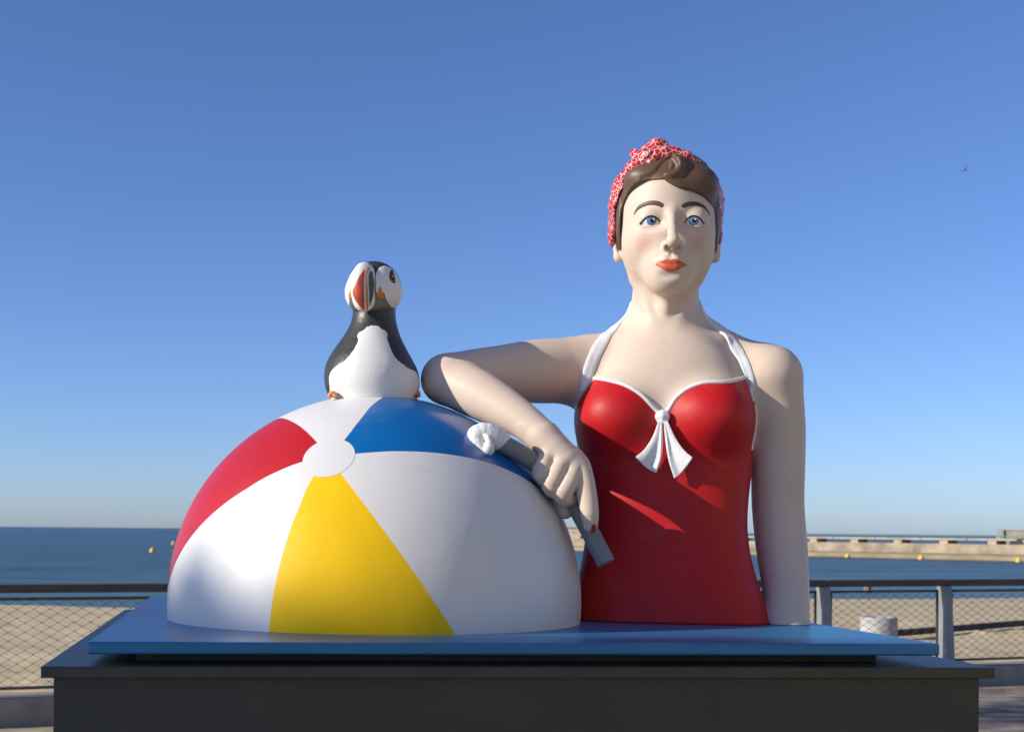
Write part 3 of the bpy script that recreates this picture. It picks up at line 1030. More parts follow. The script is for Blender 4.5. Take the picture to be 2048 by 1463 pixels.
# ------------------------------------------------------------------ plinth
ZB = 1.372                     # top of the blue board
TH = 0.070
pl = empty('plinth', (0.40, 3.46, 0), TH)
tag(pl, 'dark grey square plinth with an overhanging cap slab', 'plinth')
plm = Matrix.Translation(pl.location) @ Matrix.Rotation(TH, 4, 'Z')
pli = plm.inverted()
def zplane(px, py, z):
    d = ray(px, py); t = (z - HC) / d[2]
    return Vector((d[0] * t, d[1] * t, z))
ZC = 1.327                     # top of the cap
cfl, cfr, cbl = (pli @ zplane(*p, ZC) for p in ((80, 1333), (1985, 1333), (222, 1218)))
cx0, cx1 = cfl.x, cfr.x
cy0 = (cfl.y + cfr.y) / 2
cy1 = cbl.y
print('cap', cfl, cfr, cbl)
link('cap', box_mesh('cap', (cx0, cy0, ZC - 0.0225), (cx1, cy1, ZC), 0.0016), M['cap'], pl)
capo = [c for c in pl.children if c.name.startswith('cap')][0]
link('pedestal', box_mesh('pedestal', (cx0 + 0.022, cy0 + 0.020, GZ), (cx1 - 0.022, cy1 - 0.022, ZC - 0.0225), 0.002), M['plinth'], pl)
for fx, fy in ((0.16, 0.42), (0.105, 0.80), (0.16, 1.2)):
    me = lathe_mesh('screw', [(0.012, 0.0003), (0.012, 0.0022), (0.008, 0.003)], 12)
    for sx in (0, 1):
        o = link('screw', me, M['screw'], capo)
        o.location = (cx0 + fx * 0.35 if sx == 0 else cx1 - fx * 0.35, cy0 + fy, ZC)
# ------------------------------------------------------------------ blue board on battens
bfl, bfr, bbl = (pli @ zplane(*p, ZB) for p in ((176, 1281.5), (1886, 1287.5), (275, 1191)))
print('board', bfl, bfr, bbl)
bd = empty('base_board', plm @ Vector((0, 0, ZC)), TH)
tag(bd, 'blue painted wooden board under the ball and the woman', 'board')
bx0, bx1, by0, by1 = bfl.x, bfr.x, (bfl.y + bfr.y) / 2, bbl.y
link('top', box_mesh('top', (bx0, by0, 0.020), (bx1, by1, ZB - ZC), 0.004), M['board'], bd)
link('batten', box_mesh('batten', (bx0 + 0.09, by0 + 0.075, 0.0005), (bx1 - 0.10, by0 + 0.14, 0.0197)), M['wood'], bd)
link('batten', box_mesh('batten', (bx0 + 0.09, by1 - 0.10, 0.0005), (bx1 - 0.10, by1 - 0.035, 0.0197)), M['wood'], bd)
link('batten', box_mesh('batten', (bx0 + 0.03, (by0 + by1) / 2 - 0.04, 0.0005), (bx1 - 0.03, (by0 + by1) / 2 + 0.04, 0.0197)), M['wood'], bd)

# ------------------------------------------------------------------ beach ball dome
BC = np.array([0.0995, 3.343, 1.418]); BR = 0.526
POLE = np.array([-0.22057, -0.71733, 0.66090]); POLE /= np.linalg.norm(POLE)
E1 = np.cross([0, 0, 1.0], POLE); E1 /= np.linalg.norm(E1); E2 = np.cross(POLE, E1)
ball = empty('beach_ball', (BC[0], BC[1], ZB), 0)
tag(ball, 'big half beach ball in red, white, yellow and blue wedges', 'beach ball')
CAPA = R(6.55)
merid = {  # longitude (deg) along the polar angle (deg)
    'yl': ([6.5, 15, 26, 48, 100], [-112.5, -107.6, -106.4, -104.4, -103.0]),
    'yr': ([6.5, 18, 31, 43, 57, 110], [-51.9, -50.0, -48.4, -47.2, -46.0, -45.0]),
    'bl': ([6.5, 15, 27, 40, 54, 110], [11.4, 14.1, 16.1, 18.0, 19.6, 21.0]),
    'bu': ([6.5, 13, 24, 37, 110], [65.9, 71.5, 77.0, 80.0, 81.5]),
    'ru': ([6.5, 15, 25, 41, 110], [128.0, 128.7, 129.8, 130.4, 131.0]),
    'rl': ([6.5, 13, 23, 36, 59, 110], [191.1, 194.7, 197.4, 197.4, 197.4, 197.4])}
def sph(th, lo):
    return POLE * math.cos(th) + math.sin(th) * (math.cos(lo) * E1 + math.sin(lo) * E2)
def floor_angle(a, b, w):
    """polar angle at which the blended meridian reaches the board"""
    lo_, hi_ = R(20), R(175)
    for th in np.linspace(R(20), R(175), 400):
        l = (1 - w) * np.interp(math.degrees(th), *merid[a]) + w * (np.interp(math.degrees(th), *merid[b]) + (360 if b == 'yl' and a == 'rl' else 0))
        if BC[2] + BR * sph(th, R(l))[2] < ZB:
            return th
    return R(175)
for a, b, m, lab in (('yl', 'yr', 'yellow', 'yellow wedge'), ('yr', 'bl', 'white', 'white wedge between yellow and blue'), ('bl', 'bu', 'blue', 'blue wedge'),
                     ('bu', 'ru', 'white', 'white wedge under the puffin'), ('ru', 'rl', 'red', 'red wedge'), ('rl', 'yl', 'white', 'white wedge between red and yellow')):
    NW, NT = 40, 70
    V, Q = [], []
    for j in range(NW + 1):
        w = j / NW
        tf = floor_angle(a, b, w)
        for i in range(NT + 1):
            th = CAPA + (tf - CAPA) * i / NT
            dg = math.degrees(th)
            l = (1 - w) * np.interp(dg, *merid[a]) + w * (np.interp(dg, *merid[b]) + (360 if (a, b) == ('rl', 'yl') else 0))
            V.append(BC + BR * sph(th, R(l)) - np.array([BC[0], BC[1], ZB]))
    for j in range(NW):
        for i in range(NT):
            k = j * (NT + 1) + i
            Q.append((k, k + 1, k + NT + 2, k + NT + 1))
    o = link('wedge', pymesh('wedge', V, Q), M[m], ball, True)
    o['label'] = lab
V = [(BC + (BR + 0.0006) * POLE - np.array([BC[0], BC[1], ZB]))]
Q = []
for i in range(1, 8):
    for k in range(64):
        V.append(BC + (BR + 0.0006) * sph(CAPA * i / 7 * 1.02, 2 * math.pi * k / 64) - np.array([BC[0], BC[1], ZB]))
for k in range(64):
    Q.append((0, 1 + k, 1 + (k + 1) % 64))
    for i in range(6):
        Q.append((1 + i * 64 + k, 1 + (i + 1) * 64 + k, 1 + (i + 1) * 64 + (k + 1) % 64, 1 + i * 64 + (k + 1) % 64))
o = link('pole_cap', pymesh('pole_cap', V, Q), M['capw'], ball, True)
o['label'] = 'round white cap where the wedges meet'

# ------------------------------------------------------------------ the woman (one unit = 1/772 m)
KW = 1 / 772.0
W = Frame(1338, 440, 3.42, KW)
L = W.L
WZ0 = (ZB - W.O.z) / KW                     # the board's top in local units
base = Vector((W.O.x, W.O.y, ZB))
woman = empty('woman_sculpture', base, W.rotz)
tag(woman, 'painted woman bust in red halter swimsuit and red headscarf, leaning on the ball', 'sculpture')

def wobj(name, V, Q, m, parent=None, smooth=True, fast=True):
    V = np.asarray(V, dtype=float).copy()
    V[:, 2] -= WZ0
    V *= KW
    me = fast_mesh(name, V, Q) if fast else pymesh(name, V, Q)
    o = link(name, me, M[m], parent if parent is not None else woman, smooth)
    return o

# torso as stacked rounded sections: picture row, left, right, front, back
TP = [(1300, 1130, 1556, 160, -140), (1250, 1143, 1543, 152, -140), (1180, 1158, 1517, 140, -130), (1110, 1170, 1496, 122, -118), (1050, 1180, 1489, 108, -110),
      (990, 1178, 1493, 102, -108), (930, 1166, 1501, 100, -112), (870, 1155, 1506, 100, -118), (810, 1154, 1507, 98, -122),
      (760, 1164, 1498, 92, -122), (720, 1190, 1474, 82, -118), (690, 1220, 1444, 64, -105), (665, 1252, 1412, 42, -92), (640, 1285, 1380, 20, -80), (600, 1300, 1366, 0, -66)]
tz, txl, txr, tcf, tcb = [], [], [], [], []
for py, a, b, cf, cb in TP:
    pl_, pr_ = L(a, py, (cf + cb) / 2), L(b, py, (cf + cb) / 2)
    tz.append((pl_[2] + pr_[2]) / 2); txl.append(pl_[0]); txr.append(pr_[0]); tcf.append(cf); tcb.append(cb)
tz = np.array(tz)
_zz = np.linspace(tz[0], tz[-1], 160)
def _smooth(v):
    y = np.interp(_zz, tz, v)
    for _ in range(3):
        y = np.convolve(np.pad(y, 4, mode='edge'), np.ones(9) / 9, 'valid')
    return y
_xl, _xr, _cf, _cb = map(_smooth, (txl, txr, tcf, tcb))
_pk = ([L(1330, y, 0)[2] for y in (1260, 1120, 950, 800)], [3.4, 2.9, 2.4, 2.3])
def d_torso0(Q):
    x, c, z = Q[:, 0], -Q[:, 1], Q[:, 2]
    xl = np.interp(z, _zz, _xl); xr = np.interp(z, _zz, _xr); cf = np.interp(z, _zz, _cf); cb = np.interp(z, _zz, _cb)
    a = (xr - xl) / 2; bb = (cf - cb) / 2
    u = np.abs(x - (xl + xr) / 2) / a; v = np.abs(c - (cf + cb) / 2) / bb
    p = np.interp(z, _pk[0], _pk[1])
    k = (u ** p + v ** p + 1e-9) ** (1 / p)
    d = (k - 1) * np.minimum(a, bb) * 0.95
    return np.maximum(d, z - _zz[-1]).astype(np.float32)
B1 = L(1240, 834, 58); B2 = L(1419, 834, 58)
def d_torso(Q):
    d = d_torso0(Q)
    d = smin(d, s_ell(Q, B1, (78, 72, 72)), 30)
    d = smin(d, s_ell(Q, B2, (78, 72, 72)), 30)
    return d
# shoulders, arms
ARM_R = resample([(L(1541, 757, -26), 60), (L(1553, 850, -38), 56), (L(1556, 930, -46), 52.5), (L(1556, 1010, -56), 51), (L(1563, 1090, -44), 50), (L(1571, 1170, -4), 45.5), (L(1575, 1250, 62), 41.5), (L(1577, 1310, 90), 40)], 20)
TRAP_R = resample([(L(1383, 660, -48), 36), (L(1462, 708, -42), 42), (L(1532, 750, -28), 56)], 6)
TRAP_L = resample([(L(1277, 660, -48), 36), (L(1225, 706, -35), 46), (L(1172, 740, -24), 66)], 6)
ARM_L = resample([(L(1172, 740, -24), 66), (L(1085, 742, 36), 66), (L(1000, 747, 98), 57), (L(945, 752, 136), 53.5), (L(893, 758, 172), 49)], 24)
FORE = resample([(L(893, 758, 172), 49), (L(950, 785, 204), 48.5), (L(1000, 812, 230), 42), (L(1045, 840, 252), 35), (L(1085, 872, 268), 31)], 18)
NECK = resample([(L(1332, 545, -22), 64), (L(1330, 610, -32), 68), (L(1330, 665, -42), 80)], 6)
# hand
HAND = resample([(L(1085, 872, 268), 30), (L(1108, 897, 276), 27), (L(1130, 918, 280), 24)], 4)
FING = [resample(q, 9) for q in (
    [(L(1108, 892, 270), 15), (L(1092, 920, 292), 17), (L(1083, 945, 298), 18.5), (L(1096, 956, 274), 16), (L(1092, 946, 236), 14)],
    [(L(1132, 908, 278), 16), (L(1115, 942, 300), 17), (L(1102, 971, 302), 17.5), (L(1116, 982, 274), 16), (L(1112, 974, 234), 14)],
    [(L(1154, 924, 276), 17), (L(1140, 960, 298), 17.5), (L(1125, 988, 298), 17.5), (L(1136, 996, 272), 16), (L(1130, 990, 232), 14)],
    [(L(1146, 918, 270), 22), (L(1162, 945, 278), 21), (L(1173, 985, 288), 18.5), (L(1179, 1025, 290), 17), (L(1181, 1049, 284), 13.5)])]
PALM = [(L(1102, 890, 268), 28), (L(1152, 935, 270), 26)]
THUMB = [(L(1120, 962, 238), 25), (L(1123, 996, 238), 20), (L(1130, 1021, 246), 15.5)]
hb_lo = np.array([L(1040, 1070, 240)[0] - 10, -345, L(1040, 1075, 290)[2]]); hb_hi = np.array([L(1215, 840, 290)[0], -205, L(1100, 840, 290)[2]])
def d_hand(Q):
    d = smin(s_chain(Q, HAND), s_chain(Q, PALM), 14)
    fg = None
    for q in FING:
        e = s_chain(Q, q)
        fg = e if fg is None else smin(fg, e, 1.6)
    d = smin(d, fg, 7)
    d = smin(d, s_chain(Q, THUMB, 4), 4)
    return d
def d_arms(Q):
    return smin(s_chain(Q, ARM_L), s_chain(Q, FORE), 12)
def d_armr(Q):
    return s_chain(Q, ARM_R)

# ---- head
SK = (L(1335, 414, -6), (98, 122, 106))
FC = (L(1336, 462, 26), (94, 88, 117))
EYES = [L(1302, 441, 80), L(1387, 441, 80)]
ER = 26.0
AL = W.poly([(1280, 447), (1287, 439), (1296, 433.5), (1305, 432.5), (1314, 437), (1321, 446), (1312, 449), (1301, 450), (1290, 449.5)], 106, 40)
AR = W.poly([(1368, 446), (1374, 438), (1382, 433), (1391, 432.5), (1399, 437), (1408, 447), (1400, 450), (1389, 450.5), (1378, 449.5)], 106, 40)
def s_disp(Q, c, r, amt):
    r = np.float32(r)
    return np.float32(amt) * np.exp(-(((Q - np.float32(c)) / r) ** 2).sum(1))
def d_head(Q):
    d = s_ell(Q, SK[0], SK[1])
    d = smin(d, s_ell(Q, FC[0], FC[1]), 16)
    # jaw and chin
    d = smin(d, s_ell(Q, L(1283, 516, 4), (30, 44, 44)), 24)
    d = smin(d, s_ell(Q, L(1393, 514, 2), (28, 44, 44)), 22)
    d = smin(d, s_ell(Q, L(1337, 555, 68), (42, 40, 35)), 32)
    # cheeks
    d = smin(d, s_ell(Q, L(1286, 482, 50), (30, 38, 36)), 20)
    # sockets
    d = smax(d, -s_ell(Q, L(1306, 440, 119), (27, 20, 14)), 14)
    d = smax(d, -s_ell(Q, L(1384, 440, 119), (27, 20, 14)), 14)
    # brow ridge stays, nose
    d = smin(d, s_chain(Q, [(L(1343, 414, 98), 13), (L(1344, 440, 119), 8.6), (L(1345, 462, 136), 8.8), (L(1346, 481, 148), 10.5)], 5), 10)
    d = smin(d, s_ell(Q, L(1346, 482, 145), (12, 14, 11.5)), 6)
    d = smin(d, s_ell(Q, L(1333, 489, 122), (8, 14, 9)), 6)
    d = smin(d, s_ell(Q, L(1358, 489, 122), (8, 14, 9)), 6)
    d = smin(d, s_cap(Q, L(1346, 490, 136), L(1345, 500, 118), 5.5, 5), 6)
    # nostrils
    d = smax(d, -s_ell(Q, L(1336, 495.5, 130), (6.2, 11, 5.5)), 3)
    d = smax(d, -s_ell(Q, L(1355, 495, 130), (6.2, 11, 5.5)), 3)
    # philtrum and mouth
    d = smin(d, s_ell(Q, L(1341, 522, 78), (40, 30, 34)), 24)
    d = smin(d, s_chain(Q, [(L(1315, 526, 99), 4), (L(1331, 519.5, 108), 7), (L(1341, 521, 109), 6), (L(1352, 519.5, 108), 7), (L(1369, 526, 99), 4)], 4), 8)
    d = smin(d, s_chain(Q, [(L(1318, 527, 98), 4), (L(1333, 533.5, 103), 7.5), (L(1351, 533.5, 103), 7.5), (L(1366, 527, 98), 4)], 4), 7)
    d = smax(d, -s_chain(Q, [(L(1317, 525.5, 111), 1.2), (L(1326, 526, 116.5), 2.0), (L(1342, 528.5, 119), 2.0), (L(1357, 527.5, 116.5), 2.0), (L(1367, 525.8, 110), 1.2)]), 4)
    d = smax(d, -s_ell(Q, L(1342, 549, 115), (24, 8, 5)), 12)
    d = smax(d, -s_ell(Q, L(1342, 508, 122), (4.5, 7, 7)), 5)
    # eyelids over the eyeballs, then the almond openings
    for e, al in zip(EYES, (AL, AR)):
        d = smin(d, s_sphere(Q, e, ER + 2.6), 6)
        ball_ = s_sphere(Q, e, ER)
        m = (np.abs(ball_) < 12) & (Q[:, 1] < -80)
        if m.any():
            cut = np.full(len(Q), 50, dtype=np.float32)
            cut[m] = smax(s_poly(Q[m, 0], Q[m, 2], al), -ball_[m] - 0.6, 1.5)
            d = smax(d, -cut, 2.0)
    # ears
    for px, s in ((1237, -1), (1430, 1)):
        c = 0 if s < 0 else -20
        d = smin(d, s_ell(Q, L(px, 493, c), (11, 17, 30)), 5)
        d = smin(d, s_ell(Q, L(px + s * -1, 513, c + 5), (11, 10, 13)), 5)
        d = smax(d, -s_ell(Q, L(px - s * 1, 488, c + 16), (5, 7, 17)), 4)
    return d
ZHEAD = L(1338, 615, 0)[2]
def d_neck(Q):
    d = s_chain(Q, NECK)
    # throat muscles running to the notch
    d = smin(d, s_cap(Q, L(1276, 560, 6), L(1313, 655, 26), 14, 10), 12)
    d = smin(d, s_cap(Q, L(1388, 560, 4), L(1349, 655, 26), 14, 10), 12)
    d = smin(d, s_ell(Q, L(1332, 606, 34), (14, 14, 26)), 14)
    return d
def d_body_nohead(Q, arms=True):
    d = d_torso(Q)
    d = grp(d, Q, lambda q: s_chain(q, TRAP_R), TRAP_R, 26)
    d = grp(d, Q, lambda q: s_chain(q, TRAP_L), TRAP_L, 26)
    # collar bones
    d = smin(d, s_cap(Q, L(1352, 664, 18), L(1440, 680, 2), 7, 6), 26)
    d = smin(d, s_cap(Q, L(1308, 664, 18), L(1222, 684, 4), 7, 6), 26)
    d = grp(d, Q, d_neck, NECK, 20, 40)
    if arms:
        kk = np.interp(Q[:, 2], [L(1500, 960, 0)[2], L(1500, 860, 0)[2], L(1500, 760, 0)[2]], [4, 16, 34]).astype(np.float32)
        d = grp(d, Q, d_armr, ARM_R, kk)
        d = grp(d, Q, d_arms, ARM_L + FORE, 30)
    return d
def d_body(Q):
    d = d_body_nohead(Q)
    m = Q[:, 2] > ZHEAD - 60
    if m.any():
        d[m] = smin(d[m], d_head(Q[m]), 22)
    m = ((Q > hb_lo) & (Q < hb_hi)).all(1)
    if m.any():
        d[m] = smin(d[m], d_hand(Q[m]), 8)
    return np.maximum(d, WZ0 + 0.5 - Q[:, 2])

import time as _t
_t0 = _t.time()
lo = (L(835, 700, 150)[0] - 12, -360, WZ0 - 8)
hi = (L(1625, 900, 0)[0] + 8, 190, L(1338, 300, 0)[2] + 12)
V, Q = sdf_mesh(d_body, lo, hi, 3.0, 2)
hz = L(1338, 640, 0)[2]
nothead = (V[:, 2] < hz) & ~((V > hb_lo + 8) & (V < hb_hi - 8)).all(1)
nothead &= ~((V[:, 2] < L(1560, 900, 0)[2]) & (np.abs(V[:, 0] - L(1508, 1000, 0)[0]) < 14))
V = relax(V, Q, nothead & (V[:, 2] > WZ0 + 6), 22)
V, Q = refine(d_body, V, Q, [((L(1258, 440, 90)[0], -170, L(1338, 552, 100)[2]), (L(1420, 440, 90)[0], -70, L(1338, 415, 100)[2])), (hb_lo + 10, hb_hi - 4)])
print('body', len(V), _t.time() - _t0)
body = wobj('body', V, Q, 'skin')
# rosy cheeks painted on the skin
nt, bs = nodes_of(M['skin'])
ms = M['skin']
basecol = bs.inputs['Base Color'].links[0].from_socket
prev = basecol
tcn = nt.nodes.new('ShaderNodeTexCoord')
for px, py, c, r in ((1289, 488, 100, 30), (1399, 487, 92, 30)):
    p = L(px, py, c)
    vm = nt.nodes.new('ShaderNodeVectorMath'); vm.operation = 'DISTANCE'
    nt.links.new(tcn.outputs['Object'], vm.inputs[0])
    vm.inputs[1].default_value = (p[0] * KW, p[1] * KW, (p[2] - WZ0) * KW)
    mr = nt.nodes.new('ShaderNodeMapRange'); mr.interpolation_type = 'SMOOTHSTEP'
    mr.inputs[1].default_value = r * KW; mr.inputs[2].default_value = 4 * KW
    mr.inputs[3].default_value = 0.0; mr.inputs[4].default_value = 0.55
    nt.links.new(vm.outputs['Value'], mr.inputs[0])
    mx = nt.nodes.new('ShaderNodeMix'); mx.data_type = 'RGBA'
    nt.links.new(mr.outputs[0], mx.inputs[0]); nt.links.new(prev, mx.inputs[6])
    mx.inputs[7].default_value = (0.68, 0.33, 0.27, 1)
    prev = mx.outputs[2]
nt.links.new(prev, bs.inputs['Base Color'])

# ---- swimsuit: a skin-tight shell below the neckline
NL = [(1120, 770), (1150, 766), (1170, 757), (1195, 758), (1225, 764), (1255, 774), (1282, 791), (1302, 811), (1316, 824), (1328, 828), (1338, 818), (1352, 797), (1378, 777), (1408, 767), (1450, 766), (1478, 759), (1496, 752), (1530, 760), (1560, 775)]
_ns = on_surf(W, d_torso, NL[2:17], 90)
_ns = np.concatenate([[_ns[0] + np.array([-40, 0, -8])], [_ns[0] + np.array([-12, 0, -2])], _ns, [_ns[-1] + np.array([12, 0, -2])], [_ns[-1] + np.array([60, 0, -12])]])
NLs = spline(_ns[:, [0, 2]], 120)
_o = np.argsort(NLs[:, 0]); NLx, NLz = NLs[_o, 0], NLs[_o, 1]
def d_suit(Q):
    d = d_torso(Q) - 2.6
    top = Q[:, 2] - np.interp(Q[:, 0], NLx, NLz)
    back = Q[:, 2] - L(1330, 840, -100)[2]
    top = np.where(Q[:, 1] > 20, np.maximum(top, back), top)
    d = smax(d, (top * 0.8).astype(np.float32), 1.5)
    return np.maximum(d, WZ0 + 0.5 - Q[:, 2])
V, Q = sdf_mesh(d_suit, (L(1125, 1250, 0)[0], -185, WZ0 - 8), (L(1570, 1250, 0)[0], 165, L(1330, 730, 100)[2]), 3.2)
wobj('swimsuit', V, Q, 'suit')
def d_dress(Q):
    """skin plus suit, what straps and trims lie on"""
    return np.minimum(d_body_nohead(Q, False), d_torso(Q) - 2.6)
d_dressa = lambda Q: np.minimum(d_body_nohead(Q, True), d_torso(Q) - 2.6)

# ---- white neckline trim, side trims and halter straps
path = spline(on_surf(W, d_torso, NL[2:10], 90), 60)
path2 = spline(on_surf(W, d_torso, NL[9:17], 90), 60)
for pth in (path, path2):
    P_, N_ = project(d_torso, pth)
    t = tube_mesh('neckline_trim', [(p - np.array([0, 0, WZ0])) * KW for p in P_ + N_ * 2.2], 4.6 * KW, 10)
    link('neckline_trim', t, M['strap'], woman, True)
for side in (((1168, 762), (1160, 790), (1154, 830), (1150, 870), (1148, 905)), ((1498, 757), (1505, 785), (1507, 820), (1507, 860), (1504, 900))):
    P_, N_ = project(d_torso, spline([L(x, y, 30) for x, y in side], 30))
    t = tube_mesh('side_trim', [(p - np.array([0, 0, WZ0])) * KW for p in P_ + N_ * 2.0], 4.4 * KW, 10)
    link('side_trim', t, M['strap'], woman, True)
for pts, nf, wd in (([(1166, 782, 70), (1172, 758, 84), (1180, 734, 82), (1193, 702, 72), (1213, 671, 48), (1237, 645, 18), (1256, 620, -22), (1268, 606, -70), (1300, 602, -110)], 6, [13, 22, 24, 25, 24, 22, 21, 20, 20]),
                ([(1507, 806, 40), (1503, 782, 60), (1498, 760, 76), (1489, 733, 78), (1472, 697, 66), (1448, 664, 42), (1421, 640, 12), (1402, 618, -25), (1390, 605, -72), (1358, 602, -112)], 7, [8, 15, 22, 24, 25, 24, 22, 21, 20, 20])):
    front = on_surf(W, d_dressa, [p[:2] for p in pts[:nf]], [p[2] for p in pts[:nf]])
    back_, _n = project(d_dress, np.array([L(*p) for p in pts[nf:]]))
    P3 = spline(np.concatenate([front, back_]), 70)
    for _ in range(24):
        P3[1:-1] = (P3[:-2] + P3[1:-1] * 2 + P3[2:]) / 4
    ws = np.interp(np.linspace(0, 1, len(P3)), np.linspace(0, 1, len(wd)), wd)
    V, Q = band('halter_strap', d_dressa, P3, ws, 3.2, 2.0, 0.18)
    wobj('halter_strap', V, Q, 'strap', fast=False)

# ---- bow
bow = wobj('bow_knot', *sdf_mesh(lambda Q: smin(s_ell(Q, L(1325, 832, 112), (14, 12, 13)), s_ell(Q, L(1325, 845, 112), (9, 9, 6)), 6) - 0.4 * np.sin(Q[:, 0] * 0.5), (L(1300, 832, 112)[0], -140, L(1325, 870, 112)[2]), (L(1350, 832, 112)[0], -85, L(1325, 805, 112)[2]), 1.6), 'strap')
def bow_tail(pts, cs):
    """a flared, slightly folded ribbon end hanging from the knot"""
    rows = []
    n = 26
    l = spline([L(x, y, c) for x, y, c in pts[0]], n)
    r = spline([L(x, y, c) for x, y, c in pts[1]], n)
    m_ = min(len(l), len(r)); l, r = l[:m_], r[:m_]
    V, Q = [], []
    nu = 13
    for i in range(m_):
        for j in range(nu):
            u = j / (nu - 1)
            p = l[i] * (1 - u) + r[i] * u
            fold = math.sin(u * math.pi * 2.0 + cs) * 4.5 * (i / m_)
            V.append(p + np.array([0, -fold - 2, (1 - (2 * u - 1) ** 2) * -5.0 * (i / m_) ** 3]))
    for i in range(m_ - 1):
        for j in range(nu - 1):
            k = i * nu + j
            Q.append((k, k + 1, k + nu + 1, k + nu))
    o = wobj('bow_tail', V, Q, 'strap', fast=False)
    md = o.modifiers.new('thick', 'SOLIDIFY'); md.thickness = 7 * KW; md.offset = 0
    md2 = o.modifiers.new('round', 'BEVEL'); md2.width = 2.2 * KW; md2.segments = 2
    return o
bow_tail(([(1317, 842, 118), (1308, 870, 120), (1290, 898, 122), (1271, 914, 126)], [(1324, 844, 118), (1324, 880, 122), (1322, 915, 118), (1312, 945, 116)]), 0.6)
bow_tail(([(1327, 844, 118), (1332, 880, 122), (1338, 920, 118), (1349, 956, 116)], [(1335, 842, 118), (1348, 872, 120), (1366, 898, 124), (1385, 915, 128)]), 2.4)

# ---- lips, eyebrows, lash lines, eyes
LP = W.poly([(1310.5, 525.5), (1320, 521), (1332, 517), (1337, 516.6), (1341.5, 518.5), (1346, 516.6), (1352, 517), (1363, 520.5), (1374, 526), (1365, 531.5), (1355, 537.5), (1345, 540), (1336, 540), (1326, 536.5), (1318, 531)], 122, 60)
def d_lips(Q):
    return smax(d_head(Q) - 1.0, s_poly(Q[:, 0], Q[:, 2], LP), 0.6)
lp0, lp1 = LP.min(0), LP.max(0)
V, Q = sdf_mesh(d_lips, (lp0[0] - 6, -150, lp0[1] - 6), (lp1[0] + 6, -95, lp1[1] + 6), 1.5, 2)
wobj('lips', V, Q, 'lips')
dh = lambda Q: d_head(Q)
for pts in (([(1268, 429), (1276, 416.5), (1288, 409), (1302, 405.5), (1316, 407), (1326, 412)]), ([(1364, 413), (1375, 408.5), (1390, 407.5), (1403, 411), (1413, 419), (1420, 431)])):
    x = np.array([L(a, b, 112) for a, b in pts])
    sp_ = spline(x, 40)
    P3 = spline(on_surf(W, dh, pts, 105), 40)
    t = np.linspace(0, 1, len(P3))
    if pts[0][0] > 1340: t = 1 - t
    ws = np.interp(t, [0, 0.25, 0.8, 0.97, 1], [1.5, 7, 9, 8, 5])
    V, Q = band('eyebrow', dh, P3, ws, 0.9, 1.5)
    wobj('eyebrow', V, Q, 'brow', fast=False)
# eyeballs with iris, pupil and painted glint as caps on the ball
def capmesh(c, d, r, a0, a1=0.0, seg=28, rings=6):
    d = np.array(d, dtype=float); d /= np.linalg.norm(d)
    a = np.cross(d, [0, 0, 1.0]); a /= np.linalg.norm(a); b = np.cross(a, d)
    V = [np.array(c) + r * d]; Q = []
    for i in range(1, rings + 1):
        th = a0 * i / rings
        for k in range(seg):
            ph = 2 * math.pi * k / seg
            V.append(np.array(c) + r * (math.cos(th) * d + math.sin(th) * (math.cos(ph) * a + math.sin(ph) * b)))
    for k in range(seg):
        Q.append((0, 1 + (k + 1) % seg, 1 + k))
        for i in range(rings - 1):
            Q.append((1 + i * seg + k, 1 + i * seg + (k + 1) % seg, 1 + (i + 1) * seg + (k + 1) % seg, 1 + (i + 1) * seg + k))
    return V, Q
for e, (ix, iy), (gx, gy), al in ((EYES[0], (1303.5, 440.5), (1307.0, 438.0), AL), (EYES[1], (1387.5, 440.5), (1390.5, 438.0), AR)):
    V, Q = capmesh(e, (0, -1, 0), ER + 0.25, R(100), seg=40, rings=20)
    eye = wobj('eye', V, Q, 'eyewhite', fast=False)
    def dirto(px, py):
        p = L(px, py, -e[1] + ER)
        v = np.array([p[0] - e[0], 0, p[2] - e[2]])
        v[1] = -math.sqrt(max(ER ** 2 - v[0] ** 2 - v[2] ** 2, 1))
        return v
    for nm, dd, rr, aa, mm in (('iris_rim', dirto(ix, iy), ER + 0.38, 9.3, 'lash'), ('iris', dirto(ix, iy), ER + 0.48, 8.6, 'iris'), ('pupil', dirto(ix + 1, iy + .3), ER + 0.62, 4.2, 'pupil'), ('glint', dirto(gx, gy), ER + 0.76, 1.9, 'eyewhite')):
        V, Q = capmesh(e, dd, rr, math.asin(aa / ER))
        wobj(nm, V, Q, mm, parent=None, fast=False).parent = eye
for pts in ([(1279.5, 448), (1287, 438.8), (1296, 433), (1305, 431.8), (1314, 436), (1320, 444)], [(1368.5, 445), (1374, 437.8), (1382, 432.4), (1391, 431.8), (1400, 436.8), (1408.5, 448)]):
    sp_ = spline(np.array([L(a, b, 108) for a, b in pts]), 36)
    P3 = spline(on_surf(W, dh, pts, 105), 40)
    V, Q = band('lash_line', dh, P3, np.interp(np.linspace(0, 1, len(P3)), [0, .3, .7, 1], [2.2, 3.4, 3.4, 2.2]), 0.8, 1.5)
    wobj('lash_line', V, Q, 'lash', fast=False)

